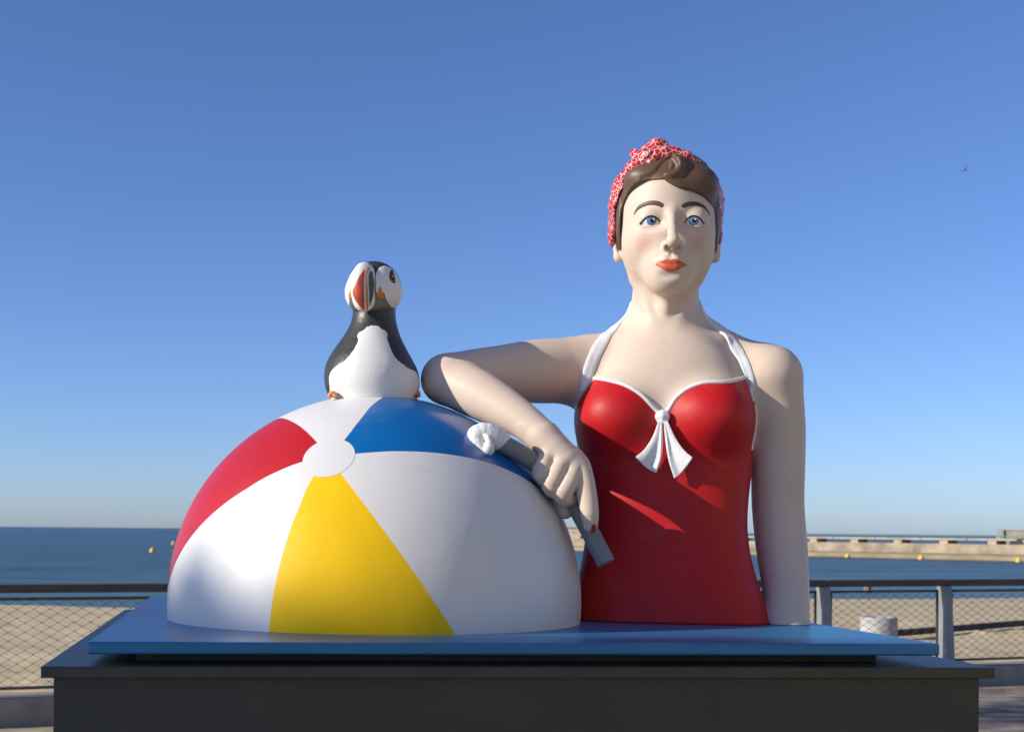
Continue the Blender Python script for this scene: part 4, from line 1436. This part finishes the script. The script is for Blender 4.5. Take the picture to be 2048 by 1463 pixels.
# ---- hair: a cap over the skull in front of the scarf, with a side parting and rolled waves
def d_hair_b(Q):
    d = s_ell(Q, SK[0], np.array(SK[1]) + 6.5)
    d = smin(d, s_ell(Q, L(1288, 356, 68), (38, 36, 25)), 20)      # left wave
    d = smin(d, s_ell(Q, L(1390, 368, 58), (44, 46, 32)), 18)      # right wave
    d = smin(d, s_ell(Q, L(1352, 335, 80), (24, 26, 22)), 12)      # rolled quiff
    d = smin(d, s_ell(Q, L(1243, 445, 22), (12, 42, 58)), 8)        # sideburns
    d = smin(d, s_ell(Q, L(1429, 445, 10), (12, 42, 58)), 8)
    return d
_fp = [(1244, 497), (1241.5, 470), (1242, 440), (1246, 412), (1256, 387), (1272, 369), (1292, 360.5), (1312, 358.5), (1326, 356), (1340, 366), (1360, 375), (1385, 382), (1405, 391), (1419, 406), (1427, 430), (1430, 460), (1427, 497)]
_fs = on_surf(W, d_hair_b, _fp[3:14], 95)
FACE = np.array([[L(x, y, 40)[0], L(x, y, 40)[2]] for x, y in _fp[:3]] + [[p[0], p[2]] for p in _fs] + [[L(x, y, 35)[0], L(x, y, 35)[2]] for x, y in _fp[14:]] + [list(L(1420, 640, 40))[::2], list(L(1250, 640, 40))[::2]])
FACE[:-2] = FACE[:-2]
FACE = np.concatenate([spline(FACE[:9], 48), spline(FACE[8:17], 48)[1:], FACE[17:]])
def hair_path(pts, rad, off):
    P_ = on_surf(W, d_hair_b, pts, 100)
    return resample([((p[0], p[1] + off, p[2]), r) for p, r in zip(P_, rad)], 8)
HG1 = hair_path([(1340, 307), (1334, 318), (1329, 331), (1319, 344), (1303, 352), (1286, 357)], [3, 7, 10, 9, 6, 2], -1.5)
HG2 = hair_path([(1344, 317), (1350, 327), (1348, 337), (1340, 341)], [3, 5, 5, 3], 0.0)
HR1 = hair_path([(1345, 309), (1358, 320), (1360, 335), (1350, 347), (1336, 350), (1328, 349)], [5, 7, 8, 8, 7, 5], 0.5)
def d_hair0(Q):
    d = d_hair_b(Q)
    d = smin(d, s_chain(Q, HR1), 7)
    d = smax(d, -s_chain(Q, HG1), 8)
    d = smax(d, -s_chain(Q, HG2), 6)
    return np.minimum(d, s_ell(Q, SK[0], np.array(SK[1]) + 3.0))
def d_hair(Q):
    d = d_hair0(Q)
    fr = -s_poly(Q[:, 0], Q[:, 2], FACE)
    fr = np.where(Q[:, 1] > 10, -20, fr)
    d = smax(d, fr.astype(np.float32), 5)
    bot = L(1336, 494, 40)[2] - Q[:, 2]
    return smax(d, bot.astype(np.float32), 2)
V, Q = sdf_mesh(d_hair, (L(1222, 400, 0)[0], -140, L(1336, 505, 0)[2]), (L(1452, 400, 0)[0], 135, L(1336, 285, 0)[2]), 2.0)
wobj('hair', V, Q, 'hair')

# ---- headscarf: band round the head with a knot of folds on top
SCF = W.poly([(1234, 489), (1231, 462), (1230, 430), (1231, 412), (1241, 384), (1262, 360), (1290, 336), (1318, 320), (1345, 307), (1372, 316), (1398, 333), (1422, 361), (1436, 392), (1440, 425), (1441, 460), (1436, 492), (1430, 640), (1240, 640)], 60)
def d_scarf(Q):
    th = np.arctan2(Q[:, 2] - SK[0][2], Q[:, 0] - SK[0][0])
    wr = 1.6 * np.sin(th * 17 + Q[:, 1] * 0.05) + 1.0 * np.sin(th * 31 - Q[:, 1] * 0.09)
    d = s_ell(Q, L(1331, 420, -14), (115, 128, 117)) - wr.astype(np.float32) * 0.8
    d = smin(d, s_ell(Q, L(1240, 400, 22), (18, 30, 52)), 10)
    d = smin(d, s_ell(Q, L(1226, 470, 0), (11, 26, 26)), 8)
    d = smin(d, s_ell(Q, L(1434, 472, -18), (11, 26, 24)), 8)
    fr = -s_poly(Q[:, 0], Q[:, 2], SCF)
    fr = np.where(Q[:, 1] > 30, -30, fr).astype(np.float32)
    d = smax(d, fr, 6)
    d = smax(d, (L(1336, 497, 0)[2] - Q[:, 2]).astype(np.float32), 5)
    # knot and folds
    kn = s_chain(Q, [(L(1248, 358, 62), 13), (L(1270, 334, 76), 15), (L(1300, 318, 84), 14), (L(1330, 302, 82), 11)], 8)
    kn = smin(kn, s_chain(Q, [(L(1268, 306, 58), 9), (L(1278, 316, 66), 13), (L(1292, 312, 76), 13)], 6), 5)
    kn = smin(kn, s_chain(Q, [(L(1294, 302, 66), 13), (L(1314, 292, 66), 15), (L(1324, 288, 64), 9), (L(1338, 302, 70), 8)], 6), 4)
    kn = smin(kn, s_chain(Q, [(L(1330, 312, 86), 8), (L(1348, 303, 80), 9), (L(1372, 312, 76), 10), (L(1396, 330, 62), 9)], 6), 6)
    kn = smax(kn, -s_chain(Q, [(L(1262, 352, 92), 3), (L(1284, 332, 100), 4), (L(1306, 306, 96), 3)]), 6)
    return smin(d, kn, 7)
V, Q = sdf_mesh(d_scarf, (L(1200, 400, 0)[0], -130, L(1336, 512, 0)[2]), (L(1462, 400, 0)[0], 150, L(1336, 262, 0)[2]), 2.4)
wobj('headscarf', V, Q, 'scarf')
print('head parts', _t.time() - _t0)

# ---- index finger nail
n0, nn_ = project(d_hand, np.array([L(1184, 1046, 292), L(1184.5, 1052, 290), L(1184, 1058, 286), L(1183, 1062, 282)]))
n1_ = spline(n0, 14)
V, Q = band('fingernail', d_hand, n1_, np.interp(np.linspace(0, 1, len(n1_)), [0, .3, .8, 1], [5, 11, 11, 6]), 1.2, 1.0)
wobj('fingernail', V, Q, 'nail', fast=False)

# ------------------------------------------------------------------ grey rod with a curled white tip, in her hand
rod = empty('paint_roller_rod', base, W.rotz)
rod.name = 'grey_rod'
tag(rod, 'curved grey rod with a curled white tip, gripped in the sculpture\'s hand', 'rod')
rp_ = spline([L(*p) for p in ((985, 878, 330), (1025, 897, 316), (1065, 922, 290), (1105, 955, 262), (1138, 990, 252), (1165, 1035, 254), (1190, 1082, 260), (1213, 1126, 266))], 60)
t = tube_mesh('shaft', [(p - np.array([0, 0, WZ0])) * KW for p in rp_], np.interp(np.linspace(0, 1, len(rp_)), [0, 1], [17.5, 17.0]) * KW, 24)
o = link('shaft', t, M['rod'], rod, True)
md = o.modifiers.new('edge', 'BEVEL'); md.width = 1.5 * KW; md.segments = 2; md.limit_method = 'ANGLE'; md.angle_limit = R(50)
def d_tip(Q):
    d = s_chain(Q, resample([(L(1004, 884, 322), 19), (L(985, 873, 334), 22), (L(966, 866, 342), 20), (L(952, 868, 348), 15)], 6))
    d = smin(d, s_chain(Q, resample([(L(952, 868, 350), 14), (L(951, 878, 356), 12.5), (L(959, 889, 360), 9.5), (L(966, 897, 361), 8)], 6)), 6)
    d = smin(d, s_chain(Q, resample([(L(972, 872, 364), 5), (L(979, 885, 364), 8), (L(976, 898, 360), 12), (L(966, 902, 356), 10)], 6)), 2.5)
    d = smax(d, -s_chain(Q, [(L(967, 890, 370), 3.5), (L(966, 878, 370), 5), (L(973, 866, 368), 3)]), 3)
    d = smax(d, -s_chain(Q, [(L(988, 872, 370), 5), (L(992, 890, 364), 6)]), 4)
    return d
a_, b_ = L(930, 925, 340), L(1030, 840, 340)
V, Q = sdf_mesh(d_tip, (a_[0], -395, a_[2]), (b_[0], -285, b_[2]), 1.6)
wobj('white_tip', V, Q, 'cream').parent = rod

# ------------------------------------------------------------------ puffin on top of the ball
KP = 1 / 772.0
PF = Frame(745, 790, 3.343 - 0.03, KP)
G = PF.L
puffin = empty('puffin_sculpture', PF.O, PF.rotz)
tag(puffin, 'painted black and white puffin with orange beak sitting on the beach ball', 'sculpture')
def pobj(name, V, Q, m, parent=None, fast=True):
    V = np.asarray(V, dtype=float) * KP
    me = fast_mesh(name, V, Q) if fast else pymesh(name, V, Q)
    return link(name, me, M[m], parent if parent is not None else puffin, True)
bc_l = np.array(PF.loc(BC)); brl = BR / KP
PP = [(812, 664, 830), (795, 658, 834), (775, 650, 839), (755, 647.5, 839.5), (735, 649, 834), (715, 657, 823), (695, 670, 812), (675, 685, 802), (655, 697, 795.5), (640, 703, 792), (625, 706, 791), (610, 704, 792)]
pz = np.array([G((a + b) / 2, y, 0)[2] for y, a, b in PP]); pxl = np.array([G(a, y, 0)[0] for y, a, b in PP]); pxr = np.array([G(b, y, 0)[0] for y, a, b in PP])
_pz = np.linspace(pz[0], pz[-1], 120)
def _sm(v):
    y = np.interp(_pz, pz, v)
    for _ in range(2): y = np.convolve(np.pad(y, 3, mode='edge'), np.ones(7) / 7, 'valid')
    return y
_pxl, _pxr = _sm(pxl), _sm(pxr)
def d_pbody(Q):
    x, y, z = Q[:, 0], Q[:, 1], Q[:, 2]
    xl = np.interp(z, _pz, _pxl); xr = np.interp(z, _pz, _pxr)
    a = (xr - xl) / 2
    k = np.sqrt(((x - (xl + xr) / 2) / a) ** 2 + ((y - 6) / (a * 1.02)) ** 2 + 1e-9)
    d = ((k - 1) * a * 0.85).astype(np.float32)
    d = np.maximum(d, z - _pz[-1])
    d = smin(d, s_ell(Q, G(748, 745, -70), (62, 70, 42)), 20)      # tail end behind
    return d
def ballcut(Q):
    return brl - 1.0 - np.sqrt(((Q - np.float32(bc_l)) ** 2).sum(1))
d_pb = lambda Q: np.maximum(d_pbody(Q), ballcut(Q))
V, Q = sdf_mesh(d_pb, (G(630, 790, 0)[0], -110, -40), (G(855, 790, 0)[0], 150, G(745, 600, 0)[2]), 2.2)
pobj('body', V, Q, 'pblack')
BEL = [(664, 800), (659, 775), (657, 757), (660, 742), (672, 731), (690, 720), (702, 706), (712, 690), (716, 676), (714, 668), (717, 661), (728, 656), (733, 650), (745, 646.5), (757, 648), (763, 653), (771, 657), (775.5, 664), (775, 674), (778, 685), (784, 700), (791, 715), (805, 727), (820, 735), (834, 739), (841, 752), (841, 775), (836, 800), (800, 830), (700, 830)]
rj = np.random.RandomState(5)
BELs = PF.poly(BEL, 70, 150)
BELs = BELs + rj.uniform(-0.9, 0.9, BELs.shape)
def d_belly(Q):
    d = smax(d_pbody(Q) - 1.1, s_poly(Q[:, 0], Q[:, 2], BELs), 0.5)
    d = np.maximum(d, Q[:, 1] - 20)
    return np.maximum(d, ballcut(Q))
V, Q = sdf_mesh(d_belly, (G(640, 790, 0)[0], -112, -35), (G(850, 790, 0)[0], 24, G(745, 636, 0)[2]), 2.0, 2)
pobj('white_belly', V, Q, 'pwhite')
# head
HD = G(747, 574, 4)
def d_phead(Q):
    d = s_ell(Q, HD, (53, 55, 50))
    d = smin(d, s_ell(Q, G(738, 590, 18), (44, 40, 38)), 14)
    d = smin(d, s_ell(Q, G(770, 588, -6), (31, 40, 34)), 14)
    d = smax(d, (G(745, 626, 0)[2] - Q[:, 2]).astype(np.float32), 4)
    return d
V, Q = sdf_mesh(d_phead, (G(680, 570, 0)[0], -80, G(745, 634, 0)[2]), (G(815, 570, 0)[0], 66, G(745, 512, 0)[2]), 1.8)
head = pobj('head', V, Q, 'pblack')
def patch(name, pts, c, m, f, t, parent, n=60, lo=-90, hi=10, h=1.4):
    P_ = PF.poly(pts, c, n)
    fn = lambda Q: np.maximum(smax(f(Q) - t, s_poly(Q[:, 0], Q[:, 2], P_), 0.4), Q[:, 1] - hi)
    a, b = P_.min(0), P_.max(0)
    V, Q = sdf_mesh(fn, (a[0] - 5, lo, a[1] - 5), (b[0] + 5, hi + 4, b[1] + 5), h, 2)
    return pobj(name, V, Q, m, parent)
patch('grey_throat', [(690, 598), (700, 598), (715, 588), (735, 587), (748, 586), (760, 580), (774, 592), (786, 604), (800, 611), (808, 622), (806, 632), (690, 632)], 45, 'pgrey', d_phead, 0.6, head)
patch('cheek', [(752, 588), (751, 565), (752, 552), (758, 540), (767, 534), (778, 534), (788, 541), (797, 552), (804, 570), (808, 590), (800, 612), (791, 619), (780, 611), (771, 600), (767, 590), (760, 596)], 30, 'pwhite', d_phead, 1.2, head, hi=40)
patch('cheek', [(686, 605), (686, 585), (694, 560), (704, 540), (713, 533), (716, 545), (708, 575), (700, 590), (699, 615), (692, 612)], 40, 'pwhite', d_phead, 1.2, head, hi=40)
patch('mouth_rosette', [(760, 576), (765, 586), (768, 597), (761, 599), (754, 595), (755, 588)], 42, 'porange', d_phead, 2.0, head, n=24)
patch('mouth_rosette', [(702, 581), (706, 588), (705, 596), (698, 595), (697, 588)], 42, 'porange', d_phead, 2.0, head, n=24)
eyep = patch('eye', [(784, 541), (787, 549), (789, 557), (791, 568), (786, 570), (780, 566), (778.5, 558), (779, 550)], 22, 'lash', d_phead, 2.2, head, n=24, hi=40)
patch('eye_ring', [(780, 551.5), (786, 551), (787, 552.5), (780.5, 553)], 22, 'porange', d_phead, 2.7, head, n=0, hi=40, h=1.0)
patch('eye_ring', [(779, 563), (784, 566), (789.5, 565), (789.5, 566.5), (784, 567.6), (778.8, 564.6)], 22, 'porange', d_phead, 2.7, head, n=0, hi=40, h=1.0)
patch('eye_glint', [(783.5, 555.5), (786, 555.5), (786, 558), (783.5, 558)], 22, 'pwhite', d_phead, 2.8, head, n=12, hi=40, h=0.8)
# beak: a deep, narrow blade pointing to the front left
BKC = G(728, 574, 50)
def d_beak(Q):
    p = (Q - np.float32(BKC))
    an = R(66)
    a = p @ np.float32([-math.sin(an), -math.cos(an), 0])     # along the beak
    s_ = p @ np.float32([math.cos(an), -math.sin(an), 0])
    z = p[:, 2]
    k = (np.abs(s_ / 20.0) ** 2.6 + np.abs(z / 47.5) ** 2.3 + np.abs(a / 25.0) ** 2.3) ** 0.42
    return ((k - 1) * 17).astype(np.float32)
V, Q = sdf_mesh(d_beak, (G(660, 573, 60)[0], -125, G(727, 640, 60)[2]), (G(790, 573, 60)[0], -5, G(727, 512, 60)[2]), 1.8)
beak = pobj('beak', V, Q, 'pwhite', head)
dbk = d_beak
BK = lambda nm, pts, m, t=0.7: patch(nm, pts, 70, m, dbk, t, None, n=40, lo=-125, hi=-20)
for nm, pts, m in (('red_plate', [(705, 582), (709, 571), (717, 555), (724, 544), (729, 538), (728, 560), (728.5, 590), (729, 617), (722, 614), (713, 603), (707, 592)], 'pred'),
                   ('orange_stripe', [(733, 537), (738, 533), (739, 537), (735, 545), (734.5, 560), (736, 590), (737, 616), (732.5, 618), (731.5, 590), (731.5, 560)], 'porange'),
                   ('slate_plate', [(742, 540), (746, 546), (748, 565), (746.5, 588), (742, 605), (739.5, 610), (738, 590), (737, 560), (738, 546)], 'pslate')):
    BK(nm, pts, m).parent = beak
# feet
for px, py, c in ((665, 788, 55), (832, 786, 18)):
    f_ = s_chain
    a = G(px, py, c)
    fn = lambda Q, a=a: np.maximum(smin(smin(s_ell(Q, a, (8.5, 12, 6.5)), s_ell(Q, (a[0] - 5, a[1] - 9, a[2] - 5), (4, 10, 4)), 4), s_ell(Q, (a[0] + 5, a[1] - 9, a[2] - 5), (4, 10, 4)), 4), ballcut(Q))
    V, Q = sdf_mesh(fn, (a[0] - 20, a[1] - 36, a[2] - 26), (a[0] + 20, a[1] + 24, a[2] + 18), 1.5)
    pobj('foot', V, Q, 'foot')
print('all', _t.time() - _t0)

# ------------------------------------------------------------------ trees off to the left behind the camera: they shade the plinth
SR = Vector((math.cos(R(SUN_AZ)), -math.sin(R(SUN_AZ)), 0))
SU = Vector((math.sin(R(SUN_EL)) * math.sin(R(SUN_AZ)), math.sin(R(SUN_EL)) * math.cos(R(SUN_AZ)), math.cos(R(SUN_EL))))
def tree(r0, r1, ub, depth, n, leaf, seed, label, ulow=-2.6, sparse=1.0):
    """a broad crown facing the sun between r0 and r1; ub(r) is the height of its top edge"""
    rs = np.random.RandomState(seed)
    c = SR * ((r0 + r1) / 2) + to_sun * depth
    root = empty('tree', (c.x, c.y, GZ), 0)
    V, Q = [], []
    clumps = [(rs.uniform(r0, r1), rs.uniform(0, 1), rs.uniform(-1.2, 1.2)) for _ in range(int(n / 60))]
    cnt = 0
    while cnt < n:
        cr, cu, ct = clumps[rs.randint(len(clumps))]
        r = cr + rs.normal(0, 0.35); 
        if r < r0 or r > r1: continue
        top = ub(r)
        u = ulow + (top - ulow) * cu ** 0.8 + rs.normal(0, 0.3)
        if rs.rand() < 0.35: u = top - abs(rs.normal(0, 0.22))
        if u > top - leaf * 0.2 + 0.05 * math.sin(r * 23 + seed) + 0.03 * math.sin(r * 57): continue
        t = depth + ct + rs.normal(0, 0.4)
        p = SR * r + SU * u + to_sun * t - c
        p.z += c.z - GZ
        a = Vector(rs.normal(0, 1, 3)).normalized()
        b = a.cross(Vector(rs.normal(0, 1, 3))).normalized()
        a2 = b.cross(a)
        l, w = leaf * rs.uniform(0.7, 1.2), leaf * rs.uniform(0.35, 0.55)
        k = len(V)
        V += [p - b * l * 0.5, p - a2 * w * 0.5 + a * 0.01, p + b * l * 0.5, p + a2 * w * 0.5 + a * 0.01]
        Q.append((k, k + 1, k + 2, k + 3))
        cnt += 1
    o = link('crown', pymesh('crown', V, Q), M['leaf'], root)
    zt = float(np.array([v.z for v in V]).min()) + 0.8
    pts = [(0, 0, 0), (0.1, 0.05, zt * 0.5), (0.0, 0.1, zt), (0.1, 0.0, zt + 1.2)]
    link('trunk', tube_mesh('trunk', spline(pts, 12), np.linspace(0.22, 0.08, len(spline(pts, 12))), 10), M['bark'], root, True)
    for q in range(5):
        aa = rs.uniform(0, 6.28); ln = (r1 - r0) * 0.3
        e = Vector((SR.x * ln * math.cos(aa), SR.y * ln * math.cos(aa), zt + 0.9 + 0.5 * math.sin(aa)))
        link('limb', tube_mesh('limb', [(0, 0.08, zt * 0.8), (e.x * 0.5, e.y * 0.5, (zt * 0.8 + e.z) / 2 + 0.2), tuple(e)], [0.09, 0.06, 0.03], 8), M['bark'], root, True)
    tag(root, label, 'tree', 'trees shading the plinth')
ubx = [-9.0, -4.4, -3.1, -2.72, -2.66, -2.55, -2.3, 2.0]
ubz = [1.44, 1.50, 1.54, 1.56, 1.62, 1.85, 2.15, 2.5]
tree(-2.8, 1.2, lambda r: float(np.interp(r, ubx, ubz)), 17.0, 9000, 0.17, 1, 'leafy tree just behind the camera on the left, nearest of three')
tree(-6.2, -2.8, lambda r: float(np.interp(r, ubx, ubz)), 17.0, 9000, 0.17, 2, 'leafy tree behind the camera on the left, middle of three')
tree(-11.0, -9.4, lambda r: 4.15, 8.0, 420, 0.22, 3, 'thin young tree on the promenade to the left, farthest of three', 3.0)

# ------------------------------------------------------------------ unseen pale building, added right of the camera to bounce warm light
fill_b = empty('fill_building', (8.5, -20.0, GZ), 0)
tag(fill_b, 'added pale flat-roofed building that bounces warm light, to the right behind the camera', 'building')
M['render'] = mat('fill_building_render', (0.52, 0.44, 0.26, 1), 0.9, 0.06, 2, 0.1, 20, spec=0.2)
M['fill_door'] = mat('fill_building_door', (0.10, 0.16, 0.20, 1), 0.5)
M['glass'] = mat('fill_building_glass', (0.03, 0.04, 0.05, 1), 0.08)
link('wall', box_mesh('wall', (0, 0, 0), (9, 20, 8.2)), M['render'], fill_b)
link('roof', box_mesh('roof', (-0.35, -0.35, 8.2), (9.35, 20.35, 8.5), 0.03), M['concrete'], fill_b)
link('fill_plinth_course', box_mesh('fill_plinth_course', (-0.06, -0.06, 0), (9.06, 20.06, 0.45), 0.01), M['concrete'], fill_b)
for k in range(6):
    y = 1.2 + k * 3.2
    if k in (1, 4):
        d_ = link('fill_door', box_mesh('fill_door', (-0.04, y, 0.02), (0.05, y + 1.3, 2.4), 0.01), M['fill_door'], fill_b)
        link('handle', box_mesh('handle', (-0.10, y + 1.1, 1.0), (-0.042, y + 1.16, 1.14), 0.008), M['steel'], d_)
    for z in ((4.6,) if k in (1, 4) else (1.1, 4.6)):
        w_ = link('window', box_mesh('window', (-0.05, y, z), (0.05, y + 1.6, z + 1.5), 0.01), M['steel'], fill_b)
        for q in (0, 1):
            link('fill_pane', box_mesh('fill_pane', (-0.056, y + 0.08 + q * 0.76, z + 0.08), (0.0, y + 0.76 + q * 0.76, z + 1.42)), M['glass'], w_)
        link('fill_sill', box_mesh('fill_sill', (-0.16, y - 0.08, z - 0.09), (0.02, y + 1.68, z - 0.004), 0.01), M['concrete'], w_)
